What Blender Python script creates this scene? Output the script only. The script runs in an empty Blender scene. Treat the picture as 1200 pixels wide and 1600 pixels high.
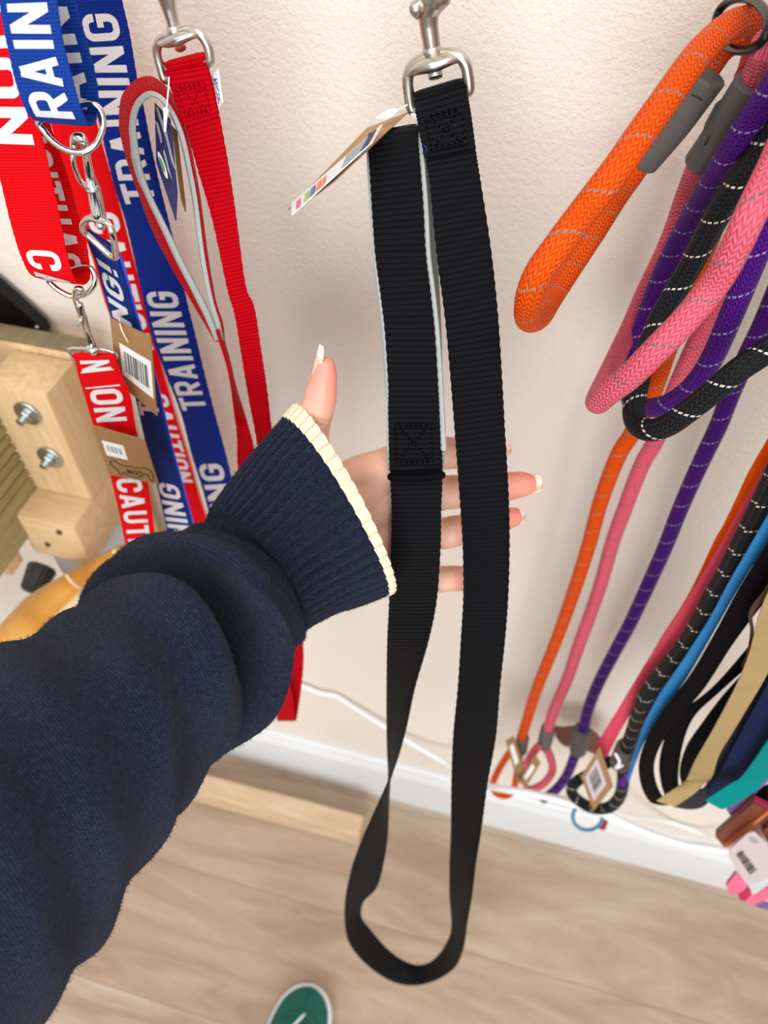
import bpy, bmesh, math, random
from mathutils import Vector, Matrix
random.seed(7)
SC = bpy.context.scene
COL = SC.collection
V = Vector
# ------------------------------------------------------------------ camera, world, lights, exposure
F = 1200.0
YAW, PITCH = math.radians(15.0), math.radians(50.0)
EYE = V((0, 0, 1.4))
cd = bpy.data.cameras.new('camera'); cam = bpy.data.objects.new('camera', cd); COL.objects.link(cam)
cam.location = EYE
cam.rotation_euler = (math.pi/2 - PITCH, 0, YAW)
cd.sensor_fit = 'HORIZONTAL'; cd.sensor_width = 36; cd.lens = 36; cd.clip_start = 0.02
cd.dof.use_dof = True; cd.dof.focus_distance = 0.37; cd.dof.aperture_fstop = 12
SC.camera = cam
w = bpy.data.worlds.new('world'); SC.world = w; w.use_nodes = True
bg = w.node_tree.nodes['Background']; bg.inputs[0].default_value = (1.0, 0.97, 0.95, 1); bg.inputs[1].default_value = 0.72
def area(loc, target, sx, sy, power, col):
    l = bpy.data.lights.new('ceiling_or_fill_light', 'AREA'); l.shape = 'RECTANGLE'; l.size = sx; l.size_y = sy; l.energy = power; l.color = col
    o = bpy.data.objects.new('ceiling_or_fill_light', l); COL.objects.link(o); o.location = loc
    o.rotation_euler = (V(target)-V(loc)).to_track_quat('-Z', 'Y').to_euler()
area((0.55, -0.55, 2.75), (0, 0.4, 0.9), 0.7, 0.35, 13, (1, 0.95, 0.88))
area((-0.7, -1.0, 2.6), (-0.2, 0.4, 0.7), 1.2, 0.6, 13, (1, 0.97, 0.95))
area((0.35, -2.2, 1.5), (0, 0.5, 0.75), 1.6, 1.6, 54, (0.92, 0.96, 1.0))  # low frontal fill, a lamp added to brighten the lower wall
SC.view_settings.view_transform = 'Standard'; SC.view_settings.look = 'None'
SC.view_settings.exposure = 0.05; SC.view_settings.gamma = 1; SC.view_settings.use_curve_mapping = False
# ------------------------------------------------------------------ unprojection of photo measurements to real points
MC = Matrix.Rotation(YAW, 3, 'Z') @ Matrix.Rotation(math.pi/2 - PITCH, 3, 'X')
def ray(px, py): return MC @ V(((px-600)/F, (800-py)/F, -1.0))
def P(px, py, d):            # point at distance d in front of the eye measured square to the wall
    r = ray(px, py); return EYE + r*(d/r.y)
def PD(px, py, dep): return EYE + ray(px, py)*dep
def PF(px, py, z=0.0):
    r = ray(px, py); return EYE + r*((z-EYE.z)/r.z)
def dep(p): return -(MC.transposed() @ (p-EYE)).z
def proj(p):
    q = MC.transposed() @ (p-EYE); return (600+F*q.x/-q.z, 800-F*q.y/-q.z)
# ------------------------------------------------------------------ objects
def prep(o, label=None, cat=None, group=None, kind=None):
    if label: o['label'] = label
    if cat: o['category'] = cat
    if group: o['group'] = group
    if kind: o['kind'] = kind
    return o
def thing(name, label, cat, loc, group=None):
    o = bpy.data.objects.new(name, None); COL.objects.link(o); o.location = loc; o.empty_display_size = 0.02
    return prep(o, label, cat, group)
def link(name, me, mat, parent=None, smooth=True):
    o = bpy.data.objects.new(name, me); COL.objects.link(o)
    me.materials.append(mat)
    if smooth:
        for p in me.polygons: p.use_smooth = True
    if parent is not None:
        o.parent = parent
        if parent.type == 'EMPTY' or parent.location.length > 0:
            o.matrix_parent_inverse = Matrix.Translation(parent.location).inverted() if parent.parent is None else Matrix.Identity(4)
    return o
def mesh(vs, fs, uvs=None):
    me = bpy.data.meshes.new('m'); me.from_pydata([tuple(v) for v in vs], [], fs)
    if uvs:
        l = me.uv_layers.new(name='UVMap')
        for lp in me.loops: l.data[lp.index].uv = uvs[lp.vertex_index]
    me.update(); return me
def sharp(me, deg=40):
    me.set_sharp_from_angle(angle=math.radians(deg)); return me
# ------------------------------------------------------------------ node materials
class NT:
    def __init__(s, name):
        s.m = bpy.data.materials.new(name); s.m.use_nodes = True; s.t = s.m.node_tree
        s.b = s.t.nodes['Principled BSDF']
    def n(s, typ, **kw):
        x = s.t.nodes.new(typ)
        for k, v in kw.items(): setattr(x, k, v)
        return x
    def lk(s, a, b): s.t.links.new(a, b)
    def m2(s, op, a, b=None, c=None):
        x = s.n('ShaderNodeMath', operation=op)
        for i, q in enumerate((a, b, c)):
            if q is None: continue
            if isinstance(q, (int, float)): x.inputs[i].default_value = q
            else: s.lk(q, x.inputs[i])
        return x.outputs[0]
    def uv(s):
        u = s.n('ShaderNodeUVMap', uv_map='UVMap'); sp = s.n('ShaderNodeSeparateXYZ'); s.lk(u.outputs[0], sp.inputs[0])
        return sp.outputs[0], sp.outputs[1]
    def obj(s, scale=(1, 1, 1)):
        t = s.n('ShaderNodeTexCoord'); mp = s.n('ShaderNodeMapping'); mp.inputs['Scale'].default_value = scale
        s.lk(t.outputs['Object'], mp.inputs[0]); return mp.outputs[0]
    def noise(s, sc, detail=2, vec=None, rough=0.5):
        x = s.n('ShaderNodeTexNoise'); x.inputs['Scale'].default_value = sc; x.inputs['Detail'].default_value = detail; x.inputs['Roughness'].default_value = rough
        s.lk(vec if vec is not None else s.obj(), x.inputs['Vector']); return x.outputs['Fac']
    def mix(s, f, a, b):
        x = s.n('ShaderNodeMix', data_type='RGBA')
        for i, q in ((0, f), (6, a), (7, b)):
            if isinstance(q, (int, float)): x.inputs[i].default_value = q
            elif isinstance(q, tuple): x.inputs[i].default_value = (*q[:3], 1)
            else: s.lk(q, x.inputs[i])
        return x.outputs[2]
    def ramp(s, f, stops):
        x = s.n('ShaderNodeValToRGB'); e = x.color_ramp.elements
        while len(e) < len(stops): e.new(0.5)
        for i, (p, c) in enumerate(stops): e[i].position = p; e[i].color = (*c, 1)
        s.lk(f, x.inputs[0]); return x.outputs[0]
    def bump(s, h, dist, st=1.0):
        x = s.n('ShaderNodeBump'); x.inputs['Strength'].default_value = st; x.inputs['Distance'].default_value = dist
        s.lk(h, x.inputs['Height']); s.lk(x.outputs[0], s.b.inputs['Normal'])
    def col(s, c):
        if isinstance(c, tuple): s.b.inputs['Base Color'].default_value = (*c[:3], 1)
        else: s.lk(c, s.b.inputs['Base Color'])
    def set(s, **kw):
        for k, v in kw.items(): s.b.inputs[k.replace('_', ' ')].default_value = v
        return s.m
def lin(r, g, b):
    f = lambda c: (c/255/12.92) if c/255 <= 0.04045 else ((c/255+0.055)/1.055)**2.4
    return (f(r), f(g), f(b))
def plain(name, c, rough=0.5, metal=0.0, nz=0.0, nsc=200, dist=0.0002):
    t = NT(name); t.col(c)
    if nz:
        f = t.noise(nsc, 3); t.col(t.mix(f, tuple(x*(1-nz) for x in c), tuple(min(1, x*(1+nz)) for x in c))); t.bump(f, dist, 0.6)
    return t.set(Roughness=rough, Metallic=metal)
def webbing(name, c, pitch=0.0028, fine=0.0011, depth=0.0006, rough=0.5, spec=0.5, fade=0.0, lo=0.45, hi=1.25):
    t = NT(name); u, v = t.uv()
    row = t.m2('ABSOLUTE', t.m2('SINE', t.m2('MULTIPLY', v, math.pi/pitch)))
    ph = t.m2('ADD', t.m2('MULTIPLY', u, 2*math.pi/fine), t.m2('MULTIPLY', v, 2*math.pi/pitch*1.5))
    st = t.m2('MULTIPLY_ADD', t.m2('SINE', ph), 0.5, 0.5)
    h = t.m2('MULTIPLY', t.m2('POWER', row, 0.6), t.m2('MULTIPLY_ADD', st, 0.45, 0.55))
    nf = t.noise(60, 2)
    base = t.mix(h, tuple(x*lo for x in c), tuple(min(1, x*hi) for x in c))  # shade in the weave valleys and highlight on the ribs, painted into the colour
    t.col(t.mix(t.m2('MULTIPLY', nf, 0.35), base, tuple(min(1, x*1.5) for x in c)) if fade == 0 else base)
    t.bump(h, depth); t.set(Roughness=rough); t.b.inputs['Specular IOR Level'].default_value = spec; t.b.inputs['IOR'].default_value = 1.3
    return t.m
def rope_mat(name, c, tracer, R=0.006, pitch=0.0030, ncol=20):
    t = NT(name); u, v = t.uv(); C = 2*math.pi*R
    cu = t.m2('MULTIPLY', u, ncol/C)                       # column coordinate
    tri = t.m2('PINGPONG', cu, 1.0)
    ph = t.m2('ADD', t.m2('MULTIPLY', v, 1/pitch), t.m2('MULTIPLY', tri, 0.8))
    st = t.m2('MULTIPLY_ADD', t.m2('SINE', t.m2('MULTIPLY', ph, 2*math.pi)), 0.5, 0.5)
    colv = t.m2('ABSOLUTE', t.m2('SINE', t.m2('MULTIPLY', cu, math.pi)))
    h = t.m2('MULTIPLY', t.m2('POWER', st, 0.7), t.m2('MULTIPLY_ADD', t.m2('POWER', colv, 0.6), 0.75, 0.25))
    base = t.mix(h, tuple(x*0.5 for x in c), tuple(min(1, x*1.15) for x in c))
    sp = t.m2('FRACT', t.m2('ADD', t.m2('MULTIPLY', v, 1/0.022), t.m2('MULTIPLY', u, -1.0/C)))
    line = t.m2('LESS_THAN', t.m2('ABSOLUTE', t.m2('SUBTRACT', sp, 0.5)), 0.028)
    dash = t.m2('LESS_THAN', t.m2('FRACT', t.m2('MULTIPLY', u, ncol*0.7/C)), 0.62)
    t.col(t.mix(t.m2('MULTIPLY', line, dash), base, tracer))
    t.bump(h, 0.0007); t.set(Roughness=0.5); t.b.inputs['Specular IOR Level'].default_value = 0.25; t.b.inputs['IOR'].default_value = 1.35
    return t.m
M = {}
M['blackweb'] = webbing('black_nylon_webbing', (0.0034, 0.0037, 0.0048), 0.0029, 0.0011, 0.0008, 0.5, 0.16, lo=0.25, hi=2.6)  # rib highlights painted strongly into the black base colour
M['redweb'] = webbing('red_nylon_webbing', lin(176, 2, 18), 0.0022, 0.0011, 0.0005, 0.55, 0.1)
M['bluestrap'] = webbing('blue_printed_webbing', lin(14, 54, 138), 0.0015, 0.0016, 0.00025, 0.55, 0.3)
M['bluedark'] = webbing('navy_blue_smooth_webbing', lin(3, 38, 128), 0.0015, 0.0016, 0.0002, 0.55, 0.3)
M['blueteal'] = webbing('dark_blue_printed_webbing', lin(14, 44, 110), 0.0015, 0.0016, 0.0002, 0.55, 0.3)
M['blueedge'] = plain('bright_blue_edge', lin(40, 74, 215), 0.6)
M['redstrap'] = webbing('red_printed_webbing', lin(212, 6, 16), 0.0015, 0.0016, 0.00025, 0.6, 0.15)
M['print'] = plain('white_print', lin(212, 211, 212), 0.7, 0, 0.05, 900)
M['pad'] = plain('grey_neoprene', lin(158, 164, 160), 0.85, 0, 0.12, 900)
M['satin'] = plain('satin_nickel', (0.56, 0.52, 0.46), 0.33, 1.0)
M['chrome'] = plain('chrome', (0.72, 0.70, 0.66), 0.12, 1.0)
M['zinc'] = plain('zinc', (0.55, 0.6, 0.62), 0.3, 1.0)
M['blackmetal'] = plain('black_enamel', (0.003, 0.003, 0.0035), 0.3); M['blackmetal'].node_tree.nodes['Principled BSDF'].inputs['Specular IOR Level'].default_value = 0.25
M['blackplastic'] = plain('black_plastic', (0.012, 0.012, 0.014), 0.5)
M['kraft'] = plain('kraft_card', lin(150, 112, 70), 0.85, 0, 0.12, 500)
M['kraftlight'] = plain('light_kraft_card', lin(168, 134, 96), 0.85, 0, 0.1, 500)
M['paper'] = plain('white_paper', lin(232, 230, 226), 0.7)
M['gloss'] = plain('coated_card', lin(226, 226, 232), 0.3)
M['ink'] = plain('dark_ink', lin(62, 62, 60), 0.7)
M['inkbrown'] = plain('stamp_ink', lin(82, 58, 34), 0.8)
M['inknavy'] = plain('navy_ink', lin(20, 30, 90), 0.6)
for k, c in dict(ip=(215, 110, 140), ig=(160, 185, 90), ib=(90, 120, 165), io=(226, 140, 112), ired=(150, 25, 45), igrn=(80, 150, 90), igry=(150, 158, 168)).items(): M[k] = plain('printed_'+k, lin(*c), 0.6)
M['nylon'] = plain('clear_white_nylon', lin(232, 234, 238), 0.25)
M['leather'] = plain('grey_leather', lin(88, 84, 80), 0.6, 0, 0.12, 700, 0.0003)
M['leatherthread'] = plain('leather_thread', (0.01, 0.01, 0.01), 0.7)
M['tanleather'] = plain('brown_leather', lin(112, 52, 32), 0.45, 0, 0.1, 300)
M['orangeedge'] = plain('orange_stitched_edge', lin(190, 100, 50), 0.6)
M['rope_orange'] = rope_mat('orange_braid', lin(244, 86, 4), lin(130, 128, 120))
M['rope_pink'] = rope_mat('pink_braid', lin(240, 104, 124), lin(120, 108, 104))
M['rope_purple'] = rope_mat('purple_braid', lin(78, 16, 126), lin(150, 140, 175))
M['rope_black'] = rope_mat('black_braid', (0.012, 0.013, 0.015), lin(215, 210, 195))
for k, c in dict(fpink=(206, 72, 90), forange=(226, 82, 6), fblue=(44, 112, 166), fpurple=(92, 30, 126), fblack=(3, 3, 7), fgold=(158, 134, 92), fnavy=(22, 32, 62), fteal=(0, 122, 120), fcharcoal=(44, 46, 54), fbow=(236, 112, 142), fbowdark=(176, 52, 82), flilac=(120, 90, 140), fbrown=(74, 58, 44)).items():
    M[k] = webbing('webbing_'+k, lin(*c), 0.0016, 0.0018, 0.00015, 0.6, 0.15)
M['pinkcard'] = plain('pink_card', lin(214, 168, 164), 0.6)
M['stickerpink'] = plain('plastic_label', lin(196, 183, 185), 0.4)
M['cable'] = plain('white_cable', lin(236, 240, 242), 0.35)
def wood(name, c1, c2, scale=(1, 12, 12), sc=9, rough=0.6, knots=None):
    t = NT(name); f = t.noise(sc, 5, t.obj(scale), 0.6)
    g = t.noise(sc*9, 2, t.obj(scale), 0.5)
    base = t.ramp(f, [(0.3, c1), (0.7, c2)])
    t.col(t.mix(t.m2('MULTIPLY', g, 0.35), base, tuple(x*0.72 for x in c1))); t.bump(g, 0.0003, 0.5)
    return t.set(Roughness=rough)
M['pine'] = wood('raw_pine', lin(206, 172, 122), lin(232, 206, 164), (14, 14, 1))
M['pineh'] = wood('raw_pine_horizontal', lin(206, 172, 126), lin(226, 198, 158), (1.5, 14, 14))
M['pinegreen'] = wood('treated_timber', lin(142, 126, 84), lin(176, 158, 108), (10, 1, 10))
M['pinedark'] = wood('stained_timber', lin(112, 98, 70), lin(140, 124, 92), (10, 1, 10))
M['pinefloor'] = wood('pale_pine_batten', lin(196, 164, 128), lin(224, 200, 168), (1.2, 10, 10))
def oak(i, a, b, cc):
    t = NT('oak_laminate_%s' % 'abc'[i]); co = t.obj((0.8, 4.5, 1))
    wv = t.n('ShaderNodeTexNoise'); wv.inputs['Scale'].default_value = 3.2+i*0.4; wv.inputs['Detail'].default_value = 6; wv.inputs['Distortion'].default_value = 1.6; wv.inputs['Roughness'].default_value = 0.6
    mp = t.n('ShaderNodeMapping'); mp.inputs['Location'].default_value = (i*3.7, i*1.3, 0); t.lk(co, mp.inputs[0]); t.lk(mp.outputs[0], wv.inputs['Vector'])
    g = t.noise(60, 3, t.obj((0.6, 9, 1)), 0.6)
    base = t.ramp(wv.outputs['Fac'], [(0.28, a), (0.5, b), (0.72, cc)])
    t.col(t.mix(t.m2('MULTIPLY', g, 0.4), base, a)); t.bump(g, 0.0003, 0.4)
    return t.set(Roughness=0.5)
M['oak'] = [oak(0, lin(150, 126, 104), lin(176, 154, 133), lin(194, 176, 158)), oak(1, lin(156, 132, 111), lin(180, 160, 141), lin(198, 182, 166)), oak(2, lin(148, 124, 102), lin(173, 150, 128), lin(190, 171, 151))]
t = NT('stippled_wall_paint'); n1 = t.noise(250, 3, None, 0.55); n2 = t.noise(700, 2); n3 = t.noise(3, 2)
t.col(t.mix(n3, lin(219, 208, 195), lin(229, 220, 209)))
t.bump(t.m2('ADD', n1, t.m2('MULTIPLY', n2, 0.3)), 0.0016, 0.7); M['wall'] = t.set(Roughness=0.8)
M['skirt'] = plain('white_gloss_paint', lin(214, 217, 217), 0.4)
M['greyplastic'] = plain('pale_grey_plastic', lin(196, 196, 204), 0.5)
t = NT('amber_rawhide'); f = t.noise(14, 4, t.obj((1, 1, 1)))
t.col(t.ramp(f, [(0.3, lin(166, 104, 30)), (0.55, lin(204, 146, 62)), (0.8, lin(226, 186, 120))])); t.bump(t.noise(50, 3), 0.001, 0.5); t.b.inputs['Subsurface Weight'].default_value = 0.2; t.b.inputs['Subsurface Scale'].default_value = 0.01
M['rawhide'] = t.set(Roughness=0.35)
M['rawpale'] = plain('pale_rawhide', lin(222, 196, 156), 0.5, 0, 0.1, 60)
t = NT('navy_knit'); u, v = t.uv()
kn = t.m2('MULTIPLY', t.m2('ABSOLUTE', t.m2('SINE', t.m2('MULTIPLY', u, math.pi/0.0014))), t.m2('MULTIPLY_ADD', t.m2('SINE', t.m2('ADD', t.m2('MULTIPLY', v, 2*math.pi/0.0013), t.m2('MULTIPLY', t.m2('PINGPONG', t.m2('MULTIPLY', u, 1/0.0014), 0.5), 5.0))), 0.5, 0.5))
nz = t.noise(1300, 3, None, 0.7); nb = t.noise(420, 3, None, 0.7)
h = t.m2('ADD', t.m2('MULTIPLY', kn, 0.35), t.m2('ADD', nz, nb))
t.col(t.ramp(t.m2('MULTIPLY', h, 0.5), [(0.35, lin(7, 11, 24)), (0.6, lin(21, 28, 52)), (0.85, lin(52, 62, 98))]))
t.bump(h, 0.0011, 1.0); t.b.inputs['Sheen Weight'].default_value = 0.06; t.b.inputs['Sheen Roughness'].default_value = 0.5
M['knit'] = t.set(Roughness=0.95); t.b.inputs['Specular IOR Level'].default_value = 0.15
M['fuzz'] = plain('navy_fibre', lin(22, 28, 54), 0.95)
t = NT('cream_knit'); nz = t.noise(1200, 3); t.col(t.mix(nz, lin(205, 192, 158), lin(244, 238, 214))); t.bump(nz, 0.0008); M['cream'] = t.set(Roughness=0.9)
t = NT('skin'); at = t.n('ShaderNodeVertexColor', layer_name='Col'); nz = t.noise(90, 4); nf = t.noise(900, 2)
t.col(t.mix(t.m2('MULTIPLY', nz, 0.25), at.outputs[0], lin(206, 140, 120))); t.bump(t.m2('ADD', nf, nz), 0.00025, 0.6)
t.b.inputs['Subsurface Weight'].default_value = 0.25; t.b.inputs['Subsurface Radius'].default_value = (1, 0.35, 0.2); t.b.inputs['Subsurface Scale'].default_value = 0.004
M['skin'] = t.set(Roughness=0.5)
M['nail'] = plain('nail', lin(228, 184, 164), 0.15)
M['nailtip'] = plain('nail_tip', lin(236, 208, 188), 0.2)
M['shoegreen'] = plain('green_suede', lin(14, 92, 78), 0.85, 0, 0.15, 400)
M['shoewhite'] = plain('white_rubber', lin(222, 224, 232), 0.5)
M['shoein'] = plain('shoe_lining', lin(30, 44, 50), 0.9)
# ------------------------------------------------------------------ geometry helpers
def cr(pts, t):                      # Catmull-Rom over any tuple list
    n = len(pts)-1; i = min(int(t), n-1); f = t-i
    p0, p1, p2, p3 = pts[max(i-1, 0)], pts[i], pts[i+1], pts[min(i+2, n)]
    return p1*1.0 + (p2-p0)*(0.5*f) + (p0*2-p1*5+p2*4-p3)*(0.5*f*f) + (p1*3-p0-p2*3+p3)*(0.5*f**3)
class Ribbon:
    """strap given by its two edges; rows of (left point, right point) in space"""
    def __init__(s, rows, sub=8):
        L = [r[0] for r in rows]; R = [r[1] for r in rows]; n = len(rows)-1
        s.L = [cr(L, i/sub) for i in range(n*sub+1)]; s.R = [cr(R, i/sub) for i in range(n*sub+1)]
        s.v = [0.0]
        for i in range(1, len(s.L)): s.v.append(s.v[-1] + (((s.L[i]+s.R[i])-(s.L[i-1]+s.R[i-1]))*0.5).length)
        s.N = []
        for i in range(len(s.L)):
            a, b = max(i-1, 0), min(i+1, len(s.L)-1)
            tv = (s.L[b]+s.R[b])-(s.L[a]+s.R[a]); nn = (s.R[i]-s.L[i]).cross(tv)
            s.N.append(nn.normalized() if nn.length > 1e-12 else s.N[-1])
    def at(s, u, v, off=0.0):
        v = max(0, min(v, s.v[-1])); i = 0
        lo, hi = 0, len(s.v)-1
        while hi-lo > 1:
            m = (lo+hi)//2
            if s.v[m] <= v: lo = m
            else: hi = m
        f = (v-s.v[lo])/max(1e-9, s.v[hi]-s.v[lo])
        l = s.L[lo].lerp(s.L[hi], f); r = s.R[lo].lerp(s.R[hi], f); n = s.N[lo].lerp(s.N[hi], f)
        return l.lerp(r, u) + n*off
    def vpy(s, py, first=True):
        best = None
        for i in range(len(s.v)):
            e = abs(proj((s.L[i]+s.R[i])*0.5)[1]-py)
            if best is None or e < best[0]: best = (e, s.v[i])
        return best[1]
    def facing(s, v):
        p = s.at(0.5, v); return 1 if (s.at(0.5, v, 0.001)-p).dot(EYE-p) > 0 else -1
    def build(s, name, mat, parent=None, th=0.0018, nu=6, off=0.0, inset=0.0, edge=0.0, v0=None, v1=None):
        prof = []                    # closed cross-section, rounded corners
        for k in range(nu+1): prof.append((k/nu, 0.5 if 0 < k < nu else 0.28))
        prof += [(1.0+0.012, 0.0)]
        for k in range(nu, -1, -1): prof.append((k/nu, -0.5 if 0 < k < nu else -0.28))
        prof += [(-0.012, 0.0)]
        vs, fs, uv = [], [], []; m = len(prof); cnt = 0
        for i in range(len(s.L)):
            if v0 is not None and s.v[i] < v0: continue
            if v1 is not None and s.v[i] > v1: break
            W = (s.R[i]-s.L[i]); wd = W.length; sgn = 1 if (i % 2) else -1
            for (u, h) in prof:
                uu = inset + u*(1-2*inset)
                if edge and (u >= 1 or u <= 0): uu += (0.5-u)*-2*edge*(1 if sgn > 0 else 0)*(-1 if False else 1)/max(wd, 1e-5)
                vs.append(s.L[i] + W*uu + s.N[i]*(h*th+off)); uv.append(((uu-0.5)*wd, s.v[i]))
            if cnt:
                a = (cnt-1)*m; b = cnt*m
                for k in range(m): fs.append((a+k, a+(k+1) % m, b+(k+1) % m, b+k))
            cnt += 1
        fs.append(tuple(range(m))[::-1]); fs.append(tuple(range((cnt-1)*m, cnt*m)))
        return link(name, sharp(mesh(vs, fs, uv), 50), mat, parent)
def rows(dfun, *r):                  # r: (lx, ly, rx, ry[, dl, dr])
    out = []
    for q in r:
        if len(q) == 6: dl, dr = q[4], q[5]
        elif len(q) == 5: dl = dr = q[4]
        elif callable(dfun): dl = dfun(q[1]); dr = dfun(q[3])
        else: dl = dr = dfun
        if dfun is dB: dl -= .030*max(0, min(1, (q[1]-1180)/330)); dr -= .030*max(0, min(1, (q[3]-1180)/330))
        out.append((P(q[0], q[1], dl), P(q[2], q[3], dr)))
    return out
def tube(name, pts, rad, mat, parent=None, seg=16, sub=6, closed=False, squash=None, cap=True, spline=True, flat=False):
    pts = [V(p) for p in pts]; n = len(pts)
    if isinstance(rad, (int, float)): rad = [rad]*n
    if closed:
        q = []; rr = []
        for i in range(n):
            p0, p1, p2, p3 = pts[i-1], pts[i], pts[(i+1) % n], pts[(i+2) % n]
            for k in range(sub):
                f = k/sub
                q.append(p1*1.0+(p2-p0)*(0.5*f)+(p0*2-p1*5+p2*4-p3)*(0.5*f*f)+(p1*3-p0-p2*3+p3)*(0.5*f**3)); rr.append(rad[i]*(1-f)+rad[(i+1) % n]*f)
    elif spline:
        q = [cr(pts, i/sub) for i in range((n-1)*sub+1)]; rr = []
        for i in range((n-1)*sub+1):
            a = min(i//sub, n-2); f = i/sub-a; rr.append(rad[a]*(1-f)+rad[a+1]*f)
    else: q, rr = pts, list(rad)
    m = len(q); T = []
    for i in range(m):
        a = q[(i+1) % m] if (closed or i < m-1) else q[i]; b = q[i-1] if (closed or i > 0) else q[i]
        T.append((a-b).normalized())
    up = T[0].orthogonal().normalized(); fr = []
    if squash: up = (squash[0]-T[0]*squash[0].dot(T[0])).normalized()
    for i in range(m):
        if i: up = (up-T[i]*up.dot(T[i])).normalized()
        if squash: up = (squash[0]-T[i]*squash[0].dot(T[i])).normalized()
        fr.append((up.copy(), T[i].cross(up)))
    vs, fs, uv = [], [], []; L = 0; k2 = squash[1] if squash else 1.0
    rings = m+1 if closed else m
    R0 = max(rr)
    for i in range(rings):
        j = i % m
        if i: L += (q[j]-q[(i-1) % m]).length
        a, b = fr[j]
        for k in range(seg+1):
            th = 2*math.pi*k/seg
            vs.append(q[j]+a*(math.cos(th)*rr[j]*k2)+b*(math.sin(th)*rr[j])); uv.append((k/seg*2*math.pi*R0, L))
    w_ = seg+1
    for i in range(rings-1):
        for k in range(seg): fs.append((i*w_+k, i*w_+k+1, (i+1)*w_+k+1, (i+1)*w_+k))
    if cap and not closed:
        for (j, sg, base) in ((0, -1, 0), (m-1, 1, (m-1)*w_)):
            prev = base
            for st, (cs, sn) in enumerate(((0.97, 0.06), (0.93, 0.09), (0.02, 0.09)) if flat else ((0.87, 0.5), (0.5, 0.87), (0.1, 1.0))):
                s0 = len(vs); a, b = fr[j]
                for k in range(seg+1):
                    th = 2*math.pi*k/seg
                    vs.append(q[j]+T[j]*(sg*sn*rr[j]*0.8)+(a*(math.cos(th)*k2)+b*math.sin(th))*rr[j]*cs); uv.append((k/seg*2*math.pi*R0, L if sg > 0 else 0))
                for k in range(seg):
                    f = (prev+k, prev+k+1, s0+k+1, s0+k); fs.append(f if sg > 0 else f[::-1])
                prev = s0
            fs.append(tuple(prev+k for k in range(seg)) if sg > 0 else tuple(prev+k for k in range(seg))[::-1])
    me = mesh(vs, fs, uv)
    if flat: sharp(me, 40)
    if name is None: return me
    return link(name, me, mat, parent)
def bmtube(bm, pts, rad, **kw):
    me = tube(None, pts, rad, None, **kw); bm.from_mesh(me); bpy.data.meshes.remove(me)
def bmobj(name, bm, mat, parent=None, smooth=True, deg=40):
    bmesh.ops.remove_doubles(bm, verts=bm.verts, dist=1e-6)
    bmesh.ops.recalc_face_normals(bm, faces=bm.faces)
    me = bpy.data.meshes.new('m'); bm.to_mesh(me); bm.free()
    return link(name, sharp(me, deg) if smooth else me, mat, parent, smooth)
def plate(name, pts, mat, parent=None, th=0.0006, bevel=0.0):
    pts = [V(p) for p in pts]; n = V((0, 0, 0))
    for i in range(len(pts)): n += pts[i].cross(pts[(i+1) % len(pts)])
    n.normalize(); m = len(pts)
    vs = [p+n*th/2 for p in pts]+[p-n*th/2 for p in pts]
    fs = [tuple(range(m)), tuple(range(2*m-1, m-1, -1))]+[(i, m+i, m+(i+1) % m, (i+1) % m) for i in range(m)]
    return link(name, mesh(vs, fs), mat, parent, False)
def box(name, lo, hi, mat, parent=None, bev=0.002, segs=2):
    bm = bmesh.new(); bmesh.ops.create_cube(bm, size=1)
    lo, hi = V(lo), V(hi); c = (lo+hi)/2
    for v in bm.verts: v.co = V((c[i]+v.co[i]*(hi[i]-lo[i]) for i in range(3)))
    if bev: bmesh.ops.bevel(bm, geom=bm.edges[:], offset=bev, segments=segs, affect='EDGES', profile=0.5)
    return bmobj(name, bm, mat, parent)
class Quad:                           # a flat card: a b / d c corners (a top-left, b top-right, c bottom-right, d bottom-left)
    def __init__(s, a, b, c, d): s.q = (V(a), V(b), V(c), V(d)); n = (s.q[1]-s.q[0]).cross(s.q[3]-s.q[0]).normalized(); s.n = n if n.dot(EYE-s.q[0]) > 0 else -n
    def at(s, u, v, off=0.0):
        a, b, c, d = s.q; return a.lerp(b, u).lerp(d.lerp(c, u), v)+s.n*off
    def rect(s, name, u0, v0, u1, v1, mat, parent, off=0.0005, th=0.0002):
        return plate(name, [s.at(u0, v0, off), s.at(u1, v0, off), s.at(u1, v1, off), s.at(u0, v1, off)], mat, parent, th)
    def bars(s, name, u0, v0, u1, v1, mat, parent, n=17, off=0.0008, seed=3):
        rnd = random.Random(seed); bm = bmesh.new(); x = u0; k = 0; tot = [rnd.choice((1, 1, 2, 3)) for _ in range(2*n)]; S = sum(tot)
        for i, wv in enumerate(tot):
            x1 = x+(u1-u0)*wv/S
            if i % 2 == 0:
                f = [bm.verts.new(s.at(a, b, off)) for a, b in ((x, v0), (x1, v0), (x1, v1), (x, v1))]; bm.faces.new(f)
            x = x1
        return bmobj(name, bm, mat, parent, False)
    def text(s, name, txt, u0, v0, u1, v1, mat, parent, off=0.0009, rot=0):
        me = textmesh(txt); xs = [v.co.x for v in me.vertices]; ys = [v.co.y for v in me.vertices]
        x0, x1, y0, y1 = min(xs), max(xs), min(ys), max(ys)
        for v in me.vertices:
            a = (v.co.x-x0)/(x1-x0); b = (v.co.y-y0)/(y1-y0)
            if rot == 0: uu, vv = a, 1-b
            elif rot == 90: uu, vv = b, a        # reads downwards, tops to the right
            else: uu, vv = 1-b, 1-a              # reads upwards
            v.co = s.at(u0+(u1-u0)*uu, v0+(v1-v0)*vv, off)
        return link(name, me, mat, parent, False)
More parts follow.
